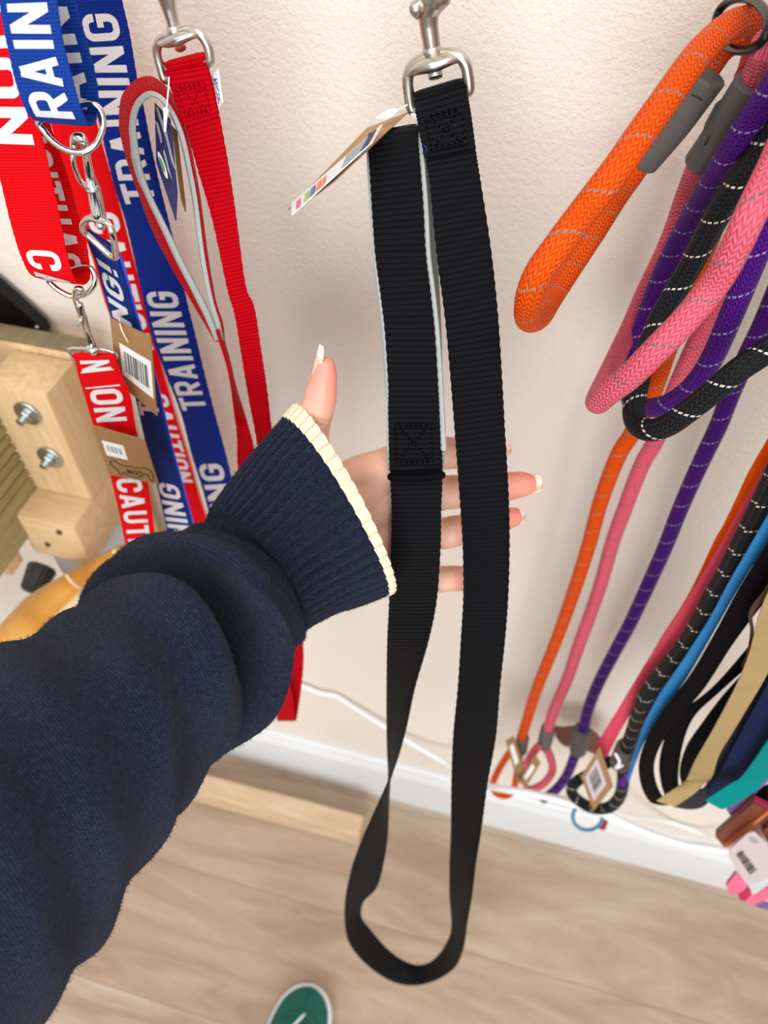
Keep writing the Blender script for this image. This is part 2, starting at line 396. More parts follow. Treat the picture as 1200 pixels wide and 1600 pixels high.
def textmesh(txt, off=0.02):
    c = bpy.data.curves.new('t', 'FONT'); c.body = txt; c.offset = off; c.resolution_u = 3
    o = bpy.data.objects.new('t', c); COL.objects.link(o); dg = bpy.context.evaluated_depsgraph_get()
    me = bpy.data.meshes.new_from_object(o.evaluated_get(dg)); bpy.data.objects.remove(o); bpy.data.curves.remove(c)
    me.materials.clear(); return me
# condensed block capitals as stroked centre lines, x 0..w, y 0..1
def arc(cx, cy, rx, ry, a0, a1, n=7): return [(cx+rx*math.cos(math.radians(a0+(a1-a0)*i/n)), cy+ry*math.sin(math.radians(a0+(a1-a0)*i/n))) for i in range(n+1)]
TK = 0.175; H_ = TK/2
def glyph(ch, w=0.60):
    a, b, r = H_, w-H_, 0.20
    top, bot = 1-H_, H_
    g = {'T': [[(0, top), (w, top)], [(w/2, 1-TK*0.9), (w/2, 0)]], 'I': [[(H_, 0), (H_, 1)]],
         'N': [[(a, 0), (a, 1)], [(b, 0), (b, 1)], [(a, 0.97), (b, 0.03)]],
         'A': [[(H_*0.8, 0), (w/2-0.02, 0.98)], [(w-H_*0.8, 0), (w/2+0.02, 0.98)], [(a+0.06, 0.26), (b-0.06, 0.26)]],
         'U': [[(a, 1), (a, a+r)]+arc(a+r*0.8, bot+r, r*0.8, r, 180, 270)+arc(b-r*0.8, bot+r, r*0.8, r, 270, 360)+[(b, 1)]],
         'R': [[(a, 0), (a, 1)], [(a, top), (b-r*0.8, top)]+arc(b-r*0.8, top-r, r*0.8, r, 90, 0)+arc(b-r*0.8, 0.46+r*0.6, r*0.8, r*0.7, 0, -90)+[(a, 0.45)], [(w*0.5, 0.46), (b, 0)]]}
    loop = arc(a+r*0.8, top-r, r*0.8, r, 180, 90)+arc(b-r*0.8, top-r, r*0.8, r, 90, 0)
    low = arc(b-r*0.8, bot+r, r*0.8, r, 0, -90)+arc(a+r*0.8, bot+r, r*0.8, r, -90, -180)
    g['O'] = [loop+low+[loop[0]]]
    g['C'] = [[(b, 0.64)]+list(reversed(loop))+list(reversed(low))+[(b, 0.36)]]
    g['G'] = [[(b, 0.66)]+list(reversed(loop))+list(reversed(low))+[(b, 0.50), (w*0.5, 0.50)]]
    g['!'] = [[(H_, 0), (H_, 0.18)], [(H_, 0.32), (H_, 1)]]
    wd = {'I': TK, '!': TK, 'T': w*0.95, 'A': w*1.08}.get(ch, w)
    return g.get(ch, []), wd
def stroke(pl, tk):
    out = []; n = len(pl)
    for i in range(n):
        p = V((*pl[i], 0)); a = V((*pl[max(i-1, 0)], 0)); b = V((*pl[min(i+1, n-1)], 0))
        if i == 0: a = p
        if i == n-1: b = p
        d1 = (p-a).normalized() if (p-a).length > 1e-6 else (b-p).normalized(); d2 = (b-p).normalized() if (b-p).length > 1e-6 else d1
        t_ = (d1+d2).normalized(); nn = V((-t_.y, t_.x, 0)); c = max(0.6, t_.dot(d1)); out.append((p+nn*(tk/2/c), p-nn*(tk/2/c)))
    return out
def lettering(rb, txt, v_start, v_end, mat, parent, up=True, u0=0.14, u1=0.86, th=0.0018, gap=0.13, slant=0.0, name='lettering', only=None):
    """letters printed along a strap; v_start = metre position where the word begins, v_end where it ends"""
    tot = 0; gl = []
    for ch in txt:
        g, wd = glyph(ch); gl.append((g, wd, tot)); tot += wd+gap
    tot -= gap; sc = (v_end-v_start)/tot; bm = bmesh.new()
    fa = rb.facing((v_start+v_end)/2); z = th*0.5+0.0002
    for ci, (g, wd, x0) in enumerate(gl):
        if only is not None and ci not in only: continue
        for si, pl in enumerate(g):
            st = stroke(pl, TK); prev = None
            dense = []
            for i in range(len(st)-1):          # subdivide long strokes
                kk = max(1, int((V(st[i][0])-V(st[i+1][0])).length/0.25))
                for k in range(kk): dense.append((st[i][0].lerp(st[i+1][0], k/kk), st[i][1].lerp(st[i+1][1], k/kk)))
            dense.append(st[-1])
            for (a, b) in dense:
                cur = []
                for q in (a, b):
                    y = min(1.0, max(0.0, q.y)); x = x0+q.x+slant*(y-0.5)
                    uu = (u1-(u1-u0)*y) if up else (u0+(u1-u0)*y)
                    cur.append(bm.verts.new(rb.at(uu, v_start+x*sc, fa*(z+0.00004*si))))
                if prev:
                    try: bm.faces.new((prev[0], prev[1], cur[1], cur[0]))
                    except ValueError: pass
                prev = cur
    bmesh.ops.recalc_face_normals(bm, faces=bm.faces)
    me = bpy.data.meshes.new('m'); bm.to_mesh(me); bm.free()
    l = me.uv_layers.new(name='UVMap')
    return link(name, me, mat, parent, False)
def boxstitch(rb, va, vb, mat, parent, fa, off, ua=0.14, ub=0.86, r=0.0005, step=0.0026, name='stitching'):
    bm = bmesh.new()
    segs = [((ua, va), (ub, va)), ((ub, va), (ub, vb)), ((ub, vb), (ua, vb)), ((ua, vb), (ua, va)), ((ua, va), (ub, vb)), ((ua, vb), (ub, va)), ((ua, va+0.0016), (ub, va+0.0016)), ((ua, vb-0.0016), (ub, vb-0.0016))]
    for (a, b) in segs:
        A, B = rb.at(a[0], a[1]), rb.at(b[0], b[1]); n = max(2, int((B-A).length/step))
        for i in range(n):
            f0, f1 = (i+0.12)/n, (i+0.88)/n; q = []
            for f, o in ((f0, 0.0), ((f0+f1)/2, 0.0005), (f1, 0.0)):
                q.append(rb.at(a[0]+(b[0]-a[0])*f, a[1]+(b[1]-a[1])*f, fa*(off+o)))
            bmtube(bm, q, r, seg=6, sub=2)
    return bmobj(name, bm, mat, parent)
def pxtube(name, lst, mat, parent=None, diam=0.012, dmax=0.47, r=None, seg=20, sub=8, **kw):
    """rope: (px, py, apparent width px or None, [d])"""
    pts = []
    for q in lst:
        if len(q) == 4: pts.append(P(q[0], q[1], q[3]))
        else:
            p = PD(q[0], q[1], diam*F/q[2])
            if p.y > dmax: p = P(q[0], q[1], dmax)
            pts.append(p)
    if lst[0][0] > 1215:          # strand goes on up to its hook above the frame
        p0 = pts[0]; zt_ = 1.37
        if zt_-p0.z > .03: pts = [V((p0.x+.006, p0.y+.01, zt_)), V((p0.x+.004, p0.y+.006, p0.z*.45+zt_*.55))]+pts
    if lst[-1][0] > 1215:
        p0 = pts[-1]
        if 1.37-p0.z > .03: pts += [V((p0.x+.004, p0.y+.006, p0.z*.45+1.37*.55)), V((p0.x+.006, p0.y+.01, 1.37))]
    return tube(name, pts, r or diam/2, mat, parent, seg=seg, sub=sub, **kw)
# ================================================================== SETTING
WY = 0.5
prep(box('wall_back', (-3, WY, -0.02), (3, WY+0.1, 2.7), M['wall'], None, 0), kind='structure')
bb = [(WY-0.018, 0.0), (WY-0.018, 0.112), (WY-0.0165, 0.118), (WY-0.011, 0.124), (WY-0.009, 0.131), (WY-0.004, 0.135), (WY, 0.135), (WY, 0.0)]
vs = [V((x, y, z)) for x in (-3, 3) for (y, z) in bb]; m = len(bb)
prep(link('baseboard_back', sharp(mesh(vs, [tuple(range(m)), tuple(range(2*m-1, m-1, -1))]+[(i, m+i, m+(i+1) % m, (i+1) % m) for i in range(m)]), 30), M['skirt']), kind='structure')
fl = prep(box('floor', (-3, -2.2, -0.03), (3, WY, -0.009), M['shoein'], None, 0), kind='structure')
seam = PF(200, 1550).y; PW = 0.192
y = seam + PW*3; bi = 0
while y > -2.2:
    y0, y1 = y-PW, min(y, WY)
    if y0 < WY:
        x = -3.05 - (bi % 2)*0.12
        while x < 3:
            xa, xb = max(x, -3), min(x+2.1, 3)
            if xb-xa > 0.02 and not (xb < -1.6 or xa > 1.6 or y1 < -1.0) or False:
                box('floor_plank', (xa+0.0002, max(y0, -2.2)+0.0002, -0.009), (xb-0.0002, y1-0.0002, 0), M['oak'][(bi*2+int((x+9)*1.7)) % 3], fl, 0.0004, 1)
            x += 2.1
    y -= PW; bi += 1
# ================================================================== THE BLACK LEAD
def dB(py):
    T = [(100, .392), (130, .39), (300, .355), (500, .315), (690, .288), (770, .273), (930, .255), (1000, .245), (1200, .225), (1600, .225)]
    for (a, b), (c, d) in zip(T, T[1:]):
        if py <= c: return b+(d-b)*max(0, (py-a))/(c-a)
    return .225
lead = thing('dog_lead', 'long black webbing dog lead hanging in front of the open hand', 'dog lead', P(690, 150, .39))
R = rows(dB, (647, 160, 722, 135, .396, .396), (646, 151, 721, 127, .394, .394), (648, 148, 724, 126, .389, .389), (652, 172, 729, 150), (658, 205, 735, 184), (667, 250, 742, 235), (673, 290, 749, 280), (684, 400, 765, 385), (697, 500, 776, 485), (706, 600, 783, 590), (713, 690, 788, 680),
    (719, 770, 793, 765), (724, 850, 795, 845), (725, 930, 793, 930), (721, 1000, 788, 1000), (716, 1077, 780, 1077), (709, 1150, 774, 1150), (706, 1225, 761, 1225), (705, 1300, 751, 1300, .225, .222), (703, 1350, 743, 1350, .226, .218), (703, 1400, 737, 1400, .228, .214), (706, 1448, 729, 1446, .230, .209),
    (699, 1471, 724, 1480, .232, .209), (687, 1490, 713, 1508, .234, .212), (671, 1504, 692, 1526, .234, .213), (651, 1508, 664, 1537, .234, .213), (630, 1501, 636, 1539, .234, .213), (611, 1488, 608, 1531, .233, .213), (593, 1470, 580, 1513, .232, .214), (578, 1452, 557, 1490, .231, .215), (565, 1434, 542, 1463, .230, .216), (567, 1410, 539, 1414, .229, .217), (588, 1387, 548, 1364, .228, .216), (599, 1349, 561, 1324, .229, .215),
    (605, 1310, 577, 1287, .232, .214), (607, 1265, 594, 1250, .236, .214), (608, 1222, 608, 1219, .240, .216), (606, 1180, 621, 1184, .243, .221), (605, 1138, 634, 1138, .245, .226), (605, 1077, 647, 1077, .247, .232), (606, 1004, 668, 1004, .25, .24), (609, 940, 681, 940, .256, .254), (612, 860, 687, 860, .262, .262), (613, 800, 688, 800), (611, 745, 690, 742), (611, 700, 689, 698, .289, .289))
rb = Ribbon(R, 12)
wb = rb.build('webbing', M['blackweb'], lead, 0.0022, 8, edge=0.0004)
# turned-back end sewn under the D-ring and its box of stitches
v_a, v_b = rb.vpy(150), rb.vpy(243)
rb.build('folded_end', M['blackweb'], lead, 0.0018, 8, off=0.0021*rb.facing(v_b), v0=v_a, v1=v_b, edge=0.0004, inset=-0.01)
boxstitch(rb, rb.vpy(178), rb.vpy(236), M['blackweb'], lead, rb.facing(v_b), 0.0032)
# padded hand loop
HR = rows(dB, (611, 735, 690, 733, .279, .279), (610, 690, 688, 690), (609, 640, 686, 640), (609, 600, 684, 600), (604, 520, 679, 520), (597, 460, 672, 455), (589, 400, 665, 398), (584, 333, 661, 325), (580, 267, 656, 258), (578, 232, 653, 218, .372, .372), (578, 217, 653, 203, .378, .378), (580, 213, 655, 200, .386, .386), (584, 222, 659, 210, .392, .392), (586, 267, 664, 258, .383, .383), (592, 400, 676, 400, .353, .353), (604, 520, 683, 520, .330, .330), (612, 640, 686, 640, .303, .303), (613, 735, 688, 733, .284, .284))
hr = Ribbon(HR, 10)
fa = hr.facing(hr.v[30])
hl = hr.build('hand_loop', M['blackweb'], lead, 0.002, 8, off=0.0012*fa, edge=0.0004)
hr.build('loop_padding', M['pad'], lead, 0.003, 6, off=-0.0014*fa, inset=-0.085, v0=hr.vpy(690)*0+0.01)
boxstitch(hr, 0.004, 0.026, M['blackweb'], lead, fa, 0.0026)
tube('rolled_seam', [P(610, 745, .274), P(650, 747, .273), P(691, 742, .273)], 0.0021, webbing('black_binding', (0.0034, 0.0037, 0.0048), 0.0200, 0.0009, 0.0003, 0.7, 0.08), lead, seg=12)
# sewn label
Ribbon(rows(.385, (641, 178, 648, 176, .386, .384), (650, 192, 656, 188, .382, .378), (658, 212, 664, 208, .376, .372), (661, 236, 668, 233, .372, .368), (659, 244, 665, 243, .370, .368)), 4).build('sewn_label', M['paper'], lead, 0.0005)
tube('label_print', [P(662, 228, .366), P(666, 231, .365), P(665, 240, .365), P(661, 240, .366)], 0.0004, M['inknavy'], lead, seg=6)

def snap(parent, ring, rr, d, collar, cr_, shank, srad, rivet, rivr, bar, barr, mat, knob=None, hook=None):
    """swivel snap: D-ring + flattened crossbar + rivet + collar + tapering shank"""
    pts = [P(x, y, dd) for x, y, dd in ring]
    dr = tube('d_ring', pts, rr, mat, parent, seg=16, sub=6, closed=True)
    tube('swivel_bar', [P(x, y, dd) for x, y, dd in bar], barr, mat, parent, seg=16, sub=6, squash=(V((0, 0, 1)), 0.62))
    a, b = V(P(*rivet[0])), V(P(*rivet[1]))
    tube('rivet', [a, b], rivr, mat, parent, seg=18, sub=1, flat=True)
    tube('collar', [P(*c) for c in collar], cr_, mat, parent, seg=20, sub=3)
    sh = tube('snap_body', [P(*c) for c in shank], srad, mat, parent, seg=20, sub=8)
    if knob: tube('trigger', [P(*c) for c in knob[0]], knob[1], mat, parent, seg=14, sub=4)
k = .39
snap(lead, [(638, 120, k), (639, 145, k), (645, 172, k), (662, 167, k), (690, 156, k), (718, 146, k), (732, 141, k), (731, 118, k), (726, 98, k), (713, 86, k), (690, 84, k), (665, 90, k), (646, 102, k)], 0.0028, k,
     [(676, 84, k), (675.5, 79, k), (675, 74, k)], [0.0042, 0.0048, 0.0043], [(675.5, 78, k), (673, 60, k), (670, 38, k), (670, 20, k), (675, 2, k), (684, -14, k), (699, -34, k), (700, -60, k), (683, -78, k), (663, -68, k), (655, -45, k)], [0.0040, 0.0042, 0.0044, 0.0050, 0.0066, 0.0074, 0.0055, 0.0045, 0.0042, 0.0038, 0.0032],
     [(678, 100, k-.001), (681, 121, k-.004)], 0.0034, [(640, 116, k), (655, 106, k-.002), (678, 99, k-.003), (700, 92, k-.002), (716, 92, k)], [0.0026, 0.0048, 0.0062, 0.0048, 0.0024], M['satin'],
     ([(656, 4, k-.003), (650, 14, k-.004), (652, 27, k-.003)], [0.0022, 0.0034, 0.0012]))
# hang tag of the black lead
tg = thing('hang_tag', 'folded card hang tag sticking out left of the black lead', 'tag', P(590, 185, .37))
plate('back_card', [P(637, 176, .392), P(574, 200, .392), P(450, 328, .352), P(497, 303, .335), P(522, 284, .34), P(596, 212, .37)], M['kraftlight'], tg, 0.0005)
Q = Quad(P(456, 318, .336), P(598, 194, .372), P(582, 222, .346), P(456, 336, .318))
plate('front_card', [Q.at(0, 0), Q.at(1, 0), Q.at(1, 1), Q.at(0, 1)], M['gloss'], tg, 0.0005)
for nm, u0, u1, mt in (('pink_square', .06, .11, 'ip'), ('green_square', .16, .21, 'ig'), ('blue_square', .23, .28, 'ib'), ('orange_square', .30, .345, 'io'), ('orange_square', .355, .405, 'io')):
    Q.rect(nm, u0, .3, u1, .95, M[mt], tg)
Q.rect('grey_panel', .62, .15, .86, .95, M['igry'], tg); Q.rect('dark_corner', .86, .1, .95, .98, M['inknavy'], tg)
tube('nylon_tie', [P(640, 162, .388), P(625, 170, .386), P(610, 177, .383)], 0.0004, M['nylon'], tg, seg=8)
tube('tie_barb', [P(619, 173, .38), P(608, 178, .38), P(588, 184, .379)], [0.0012, 0.0022, 0.0006], M['nylon'], tg, seg=8, sub=2)
# ================================================================== THE RED LEAD
def dR(py): return .36-.06*max(0, min(1, (py-90)/1000))
red = thing('dog_lead', 'red webbing dog lead with grey padded handle hanging beside the blue straps', 'dog lead', P(290, 110, .36))
R = rows(dR, (259, 106, 318, 92, .366, .366), (258, 101, 317, 85, .364, .364), (259, 100, 319, 85, .359, .359), (264, 115, 325, 105), (276, 152, 334, 142), (291, 195, 342, 180), (310, 265, 356, 257), (333, 345, 368, 337), (356, 452, 383, 446), (367, 490, 397, 482), (378, 555, 408, 552), (389, 621, 417, 611), (403, 697, 427, 690),
    (415, 790, 447, 780), (428, 890, 462, 885), (440, 970, 468, 965), (448, 1020, 474, 1020), (445, 1070, 471, 1070), (435, 1118, 464, 1118, .300, .300), (433, 1125, 462, 1125, .297, .297), (433, 1120, 461, 1120, .293, .293), (428, 1080, 456, 1080, .294, .294), (425, 1050, 448, 1050, .297, .297), (415, 950, 442, 950), (400, 850, 425, 850), (374, 742, 402, 735), (371, 686, 393, 686), (366, 640, 381, 645, .325, .335), (361, 600, 367, 600, .322, .34), (355, 570, 360, 570, .325, .343), (344, 536, 350, 532, .33, .345), (338, 515, 345, 512, .333, .345))
rr_ = Ribbon(R, 10)
rr_.build('webbing', M['redweb'], red, 0.0018, 8, edge=0.0003)
fa = rr_.facing(rr_.vpy(150))
rr_.build('folded_end', M['redweb'], red, 0.0016, 8, off=0.0018*fa, v0=rr_.vpy(100), v1=rr_.vpy(185), inset=-0.01, edge=0.0003)
boxstitch(rr_, rr_.vpy(131), rr_.vpy(179), M['redweb'], red, fa, 0.0028, r=0.00045, step=0.0022)
nf = [((187, 187), (203, 187)), ((190, 155), (208, 163)), ((199, 139), (215, 151)), ((214, 125), (225, 144)), ((234, 120), (238, 141)), ((251, 129), (255, 149)), ((268, 147), (271, 169)), ((284, 180), (286, 199)), ((294, 215), (293, 225)), ((301, 250), (299, 257)), ((312, 311), (309, 311)), ((324, 402), (321, 402)), ((336, 470), (334, 470)), ((347, 505), (345, 507)), ((350, 530), (346, 532))]
nl = [((335, 530), (340, 534)), ((321, 506), (329, 509)), ((303, 476), (314, 478)), ((266, 413), (277, 411)), ((237, 356), (252, 358)), ((217, 302), (227, 304)), ((201, 257), (213, 255)), ((190, 215), (205, 217))]
loop = nl+nf
near = []; far = []
for (a, b) in loop: far.append(P(a[0], a[1], .372-.03*max(0, (a[1]-300)/240))); near.append(P(b[0], b[1], .350-.014*max(0, (b[1]-300)/240)))
lp = Ribbon(list(zip(far, near)), 8)
lp.build('hand_loop', M['redweb'], red, 0.0016, 6)
gb = [(341, 531), (333, 510), (319, 478), (283, 409), (258, 356), (232, 303), (218, 262), (210, 215), (209, 190), (214, 168), (226, 152), (239, 147), (254, 155), (268, 174), (281, 202), (289, 229), (295, 258), (305, 311), (317, 403), (330, 470), (341, 507), (344, 532)]
prs = []
for i_, (x, y) in enumerate(gb):
    d_ = .349-.014*max(0, (y-300)/240); p_ = P(x, y, d_); j_ = min(i_, len(far)-1); prs.append((p_+(far[j_]-near[j_])*.35, p_))
Ribbon(prs, 8).build('loop_padding', M['pad'], red, 0.0036, 4)
k = .36
snap(red, [(245, 78, k), (250, 102, k), (259, 124, k), (280, 117, k), (303, 107, k), (325, 98, k), (328, 88, k), (323, 68, k), (312, 53, k), (297, 47, k), (270, 56, k), (252, 63, k)], 0.0023, k,
     [(274, 52, k), (273, 48, k), (272, 44, k)], [0.0033, 0.0038, 0.0034], [(272.5, 47, k), (269, 30, k), (264, 12, k), (260, -6, k), (258, -24, k), (268, -48, k), (258, -66, k), (240, -58, k)], [0.0029, 0.0031, 0.0035, 0.0044, 0.0052, 0.0042, 0.0036, 0.003],
     [(278, 62, k), (282, 75, k-.003)], 0.0027, [(250, 67, k), (262, 66, k-.002), (278, 61, k-.003), (298, 53, k-.002), (310, 54, k)], [0.0022, 0.0036, 0.0045, 0.0036, 0.002], M['satin'])
Q = Quad(P(329, 119, .362), P(341, 108, .36), P(348, 160, .352), P(342, 170, .354))
sl = plate('sewn_label', [Q.at(0, 0), Q.at(1, 0), Q.at(1.02, .5), Q.at(1, 1), Q.at(0, 1)], M['gloss'], red, 0.0005)
Q.text('lettering', 'ANCOL', .28, .16, .78, .92, M['inknavy'], red, 0.0005, 90)
tg = thing('hang_tag', 'blue and white printed hang tag inside the red padded handle', 'tag', P(262, 180, .35))
Q = Quad(P(242, 161, .362), P(266, 186, .345), P(277, 344, .335), P(245, 255, .352))
plate('front_card', [Q.at(0, 0), Q.at(1, 0), P(277, 300, .338), P(275, 345, .337), P(245, 255, .352)], M['inknavy'], tg, 0.0005)
for a in ((.05, .25, .7, .62), (.1, .02, .8, .3), (.45, .1, .98, .42)):
    plate('white_stripe', [Q.at(a[0], a[1], .0006), Q.at(a[0]+.2, a[1]-.02, .0006), Q.at(a[2]+.2, a[3], .0006), Q.at(a[2], a[3], .0006)], M['igry'], tg, 0.0002)
plate('round_badge', [Q.at(.42+.26*math.cos(i*math.pi/8), .70+.085*math.sin(i*math.pi/8), .0008) for i in range(16)], M['paper'], tg, 0.0002)
plate('badge_centre', [Q.at(.42+.15*math.cos(i*math.pi/8), .70+.05*math.sin(i*math.pi/8), .0012) for i in range(16)], M['igrn'], tg, 0.0002)
plate('back_card', [P(268, 196, .352), P(276, 205, .356), P(289, 315, .35), P(290, 331, .348), P(283, 312, .344)], M['kraft'], tg, 0.0006)
tube('nylon_tie', [P(264, 121, .352), P(263, 140, .348), P(260, 172, .343)], 0.0004, M['nylon'], tg, seg=8)
tube('tie_barb', [P(259.5, 172, .343), P(258.5, 186, .342), P(258, 205, .342)], [0.0016, 0.0009, 0.0006], M['nylon'], tg, seg=10, sub=2)
# ================================================================== PRINTED STRAPS ON THE LEFT
# blue short strap looped through a D-ring
bl = thing('training_lead', 'bright blue printed strap reading RAIN looped through the upper chrome ring', 'strap', P(95, 150, .33))
R = rows(.288, (-14, -60, 74, -70, .288, .288), (0, 0, 87, -4, .288, .288), (4, 29, 92, 30, .288, .288), (13, 72, 99, 72, .288, .288), (24, 121, 112, 122, .288, .288), (37, 161, 123, 162, .288, .288), (49, 182, 134, 189, .290, .290), (57, 187, 141, 195, .294, .294), (64, 186, 147, 191, .301, .301), (66, 170, 152, 172, .306, .306), (60, 130, 150, 125, .309, .309), (50, 70, 135, 66, .309, .309), (36, 0, 116, 0, .309, .309), (20, -70, 100, -80, .309, .309))
b1 = Ribbon(R, 8); b1.build('webbing', M['bluestrap'], bl, 0.0018, 6, edge=0.0003)
vb, vt = b1.vpy(182), 0
vfront = [b1.v[i] for i in range(len(b1.v)) if i <= 6*8]
def vnear(rb_, py, lo, hi):
    best = (1e9, 0)
    for i, v_ in enumerate(rb_.v):
        if lo <= v_ <= hi:
            e = abs(proj((rb_.L[i]+rb_.R[i])*0.5)[1]-py)
            if e < best[0]: best = (e, v_)
    return best[1]
vlow = b1.v[7*8]
vR = vnear(b1, 181, 0, vlow); vN = vnear(b1, 2, 0, vlow)
lettering(b1, 'RAIN', vR, vN, M['print'], bl)
vA2, vN2 = vnear(b1, 170, vlow, 9), vnear(b1, 6, vlow, 9)
lettering(b1, 'AIN', vA2, vN2, M['print'], bl)
tube('d_ring', [P(61, 189, .296), P(70, 206, .296), P(86, 224, .295), P(108, 236, .295), P(132, 238, .296), P(150, 225, .299), P(160, 203, .301), P(160, 180, .303), P(151, 166, .303), P(133, 162, .302), P(95, 175, .299)], 0.0014, M['chrome'], bl, seg=14, closed=True)
# red short strap
rl = thing('caution_lead', 'bright red printed strap at the left edge looped through the lower chrome ring', 'strap', P(60, 380, .30))
R = rows(.30, (-62, -30, 20, -40), (-50, 60, 34, 55), (-30, 150, 50, 150), (-14, 215, 66, 218), (0, 273, 78, 272), (17, 345, 93, 342), (31, 392, 104, 398), (44, 422, 114, 432), (54, 431, 126, 443, .304, .304), (60, 431, 136, 440, .31, .31), (62, 415, 140, 425, .317, .317), (58, 370, 133, 372, .322, .322), (48, 340, 123, 342, .324, .324), (32, 283, 107, 283, .326, .326), (16, 233, 90, 233, .326, .326), (-4, 170, 70, 170, .326, .326), (-30, 60, 40, 60, .326, .326))
b2 = Ribbon(R, 8); b2.build('webbing', M['redstrap'], rl, 0.0018, 6, edge=0.0003)
vl = b2.v[8*8]
lettering(b2, 'TION', vnear(b2, -30, 0, vl), vnear(b2, 222, 0, vl), M['print'], rl, up=False)
lettering(b2, 'CA', vnear(b2, 387, 0, vl), vnear(b2, 446, 0, vl)+0.004, M['print'], rl, up=False)
lettering(b2, 'CAUTION', vnear(b2, 424, vl, 9), vnear(b2, 190, vl, 9), M['print'], rl, up=False, u0=0.2, u1=0.86)
tube('d_ring', [P(76, 436, .309), P(84, 447, .309), P(98, 457, .309), P(115, 463, .31), P(134, 459, .311), P(146, 447, .313), P(148, 431, .315), P(141, 419, .316), P(125, 418, .315), P(95, 428, .31)], 0.0015, M['chrome'], rl, seg=14, closed=True)
def trigger(parent, eye, er, barrel, br, fork, fr, mat, gate=None, gr=0.001):
    tube('hook', [P(*p) for p in eye], er, mat, parent, seg=12)
    tube('barrel', [P(*p) for p in barrel], br, mat, parent, seg=18, sub=3)
    tube('ring', [P(*p) for p in fork], fr, mat, parent, seg=12, closed=True)
    if gate: tube('gate', [P(*p) for p in gate], gr, mat, parent, seg=10)
# blue lead clipped below
bc = thing('training_lead', 'blue printed lead clipped under the upper ring with the barcode tag', 'strap', P(150, 380, .33))
d0 = .335
R = rows(.33, (130, 366, 182, 398, .341, .341), (129, 358, 180, 388, .338, .338), (131, 357, 184, 392, .333, .333), (141, 385, 186, 410, .33, .33), (151, 410, 192, 428, .33, .33), (160, 445, 202, 462, .33, .33), (170, 480, 211, 496, .33, .33), (182, 525, 223, 535), (197, 570, 235, 578), (212, 622, 247, 618), (230, 700, 266, 700), (249, 772, 286, 772), (264, 841, 304, 838), (285, 920, 325, 915))
b3 = Ribbon(R, 8); b3.build('webbing', M['blueteal'], bc, 0.002, 6)
rE = rows(.33, (183, 396, 187, 395, .334, .334), (188, 412, 193, 410, .332, .332), (201, 461, 206, 459, .332, .332), (211, 497, 216, 495, .332, .332), (235, 577, 240, 575, .332, .332), (247, 618, 251, 616, .332, .332), (266, 700, 270, 698, .332, .332), (286, 772, 290, 770, .332, .332), (304, 838, 308, 836, .332, .332))
Ribbon(rE, 6).build('edge_binding', M['blueedge'], bc, 0.0012, 3)
lettering(b3, 'NG!', b3.vpy(505), b3.vpy(412), M['print'], bc, slant=0.15, u0=.12, u1=.8)
lettering(b3, 'TR', b3.vpy(648), b3.vpy(600), M['print'], bc, slant=0.15, u0=.08, u1=.92)
lettering(b3, 'AINING', b3.vpy(878), b3.vpy(752), M['print'], bc, slant=0.15, u0=.08, u1=.92)
trigger(bc, [(146, 296, .303), (141, 275, .303), (136, 250, .302), (133, 228, .300), (126, 215, .299), (117, 218, .300), (115, 232, .302)], [0.0034, 0.0022, 0.0019, 0.002, 0.0022, 0.0022, 0.0014],
        [(146, 292, .303), (150, 312, .303), (155, 338, .302), (156, 343, .302)], [0.003, 0.0033, 0.0034, 0.0022],
        [(130, 350, .303), (140, 341, .301), (156, 345, .300), (170, 350, .299), (176, 366, .298), (180, 388, .300), (181, 402, .302), (168, 396, .304), (140, 370, .305), (131, 362, .304)], 0.0017, M['chrome'],
        [(116, 226, .300), (114, 244, .298), (117, 262, .298), (124, 280, .299), (135, 293, .300)], 0.0012)
tube('swivel_pin', [P(156, 342, .301), P(158, 354, .300)], 0.0023, M['chrome'], bc, seg=14, sub=1)
# red strap between, behind the blue ones
rm = thing('caution_lead', 'red printed strap hanging behind, between the two long blue straps', 'strap', P(150, 230, .425))
R = rows(.425, (30, -40, 104, -50), (52, 80, 126, 76), (72, 160, 145, 155), (89, 228, 162, 225), (108, 295, 182, 292), (144, 401, 209, 397), (171, 490, 233, 490), (205, 560, 252, 563), (228, 630, 272, 634), (256, 710, 296, 714), (282, 790, 318, 791), (310, 860, 345, 862), (340, 950, 375, 955))
b4 = Ribbon(R, 8); b4.build('webbing', M['redstrap'], rm, 0.0018, 6)
Ribbon([(b for b in ()) and None or (b4.at(0.985, v_, 0.0006*b4.facing(v_)), b4.at(1.05, v_, 0.0006*b4.facing(v_))) for v_ in [b4.v[-1]*i/20 for i in range(21)]], 2).build('selvedge', M['kraftlight'] if False else plain('pale_selvedge', lin(214, 150, 145), 0.7), rm, 0.0012, 2)
lettering(b4, 'CAUTION', b4.vpy(335), b4.vpy(545), M['print'], rm, up=False, u0=.2, u1=.88)
lettering(b4, 'CAUTION', b4.vpy(612), b4.vpy(750), M['print'], rm, up=False, u0=.2, u1=.88)
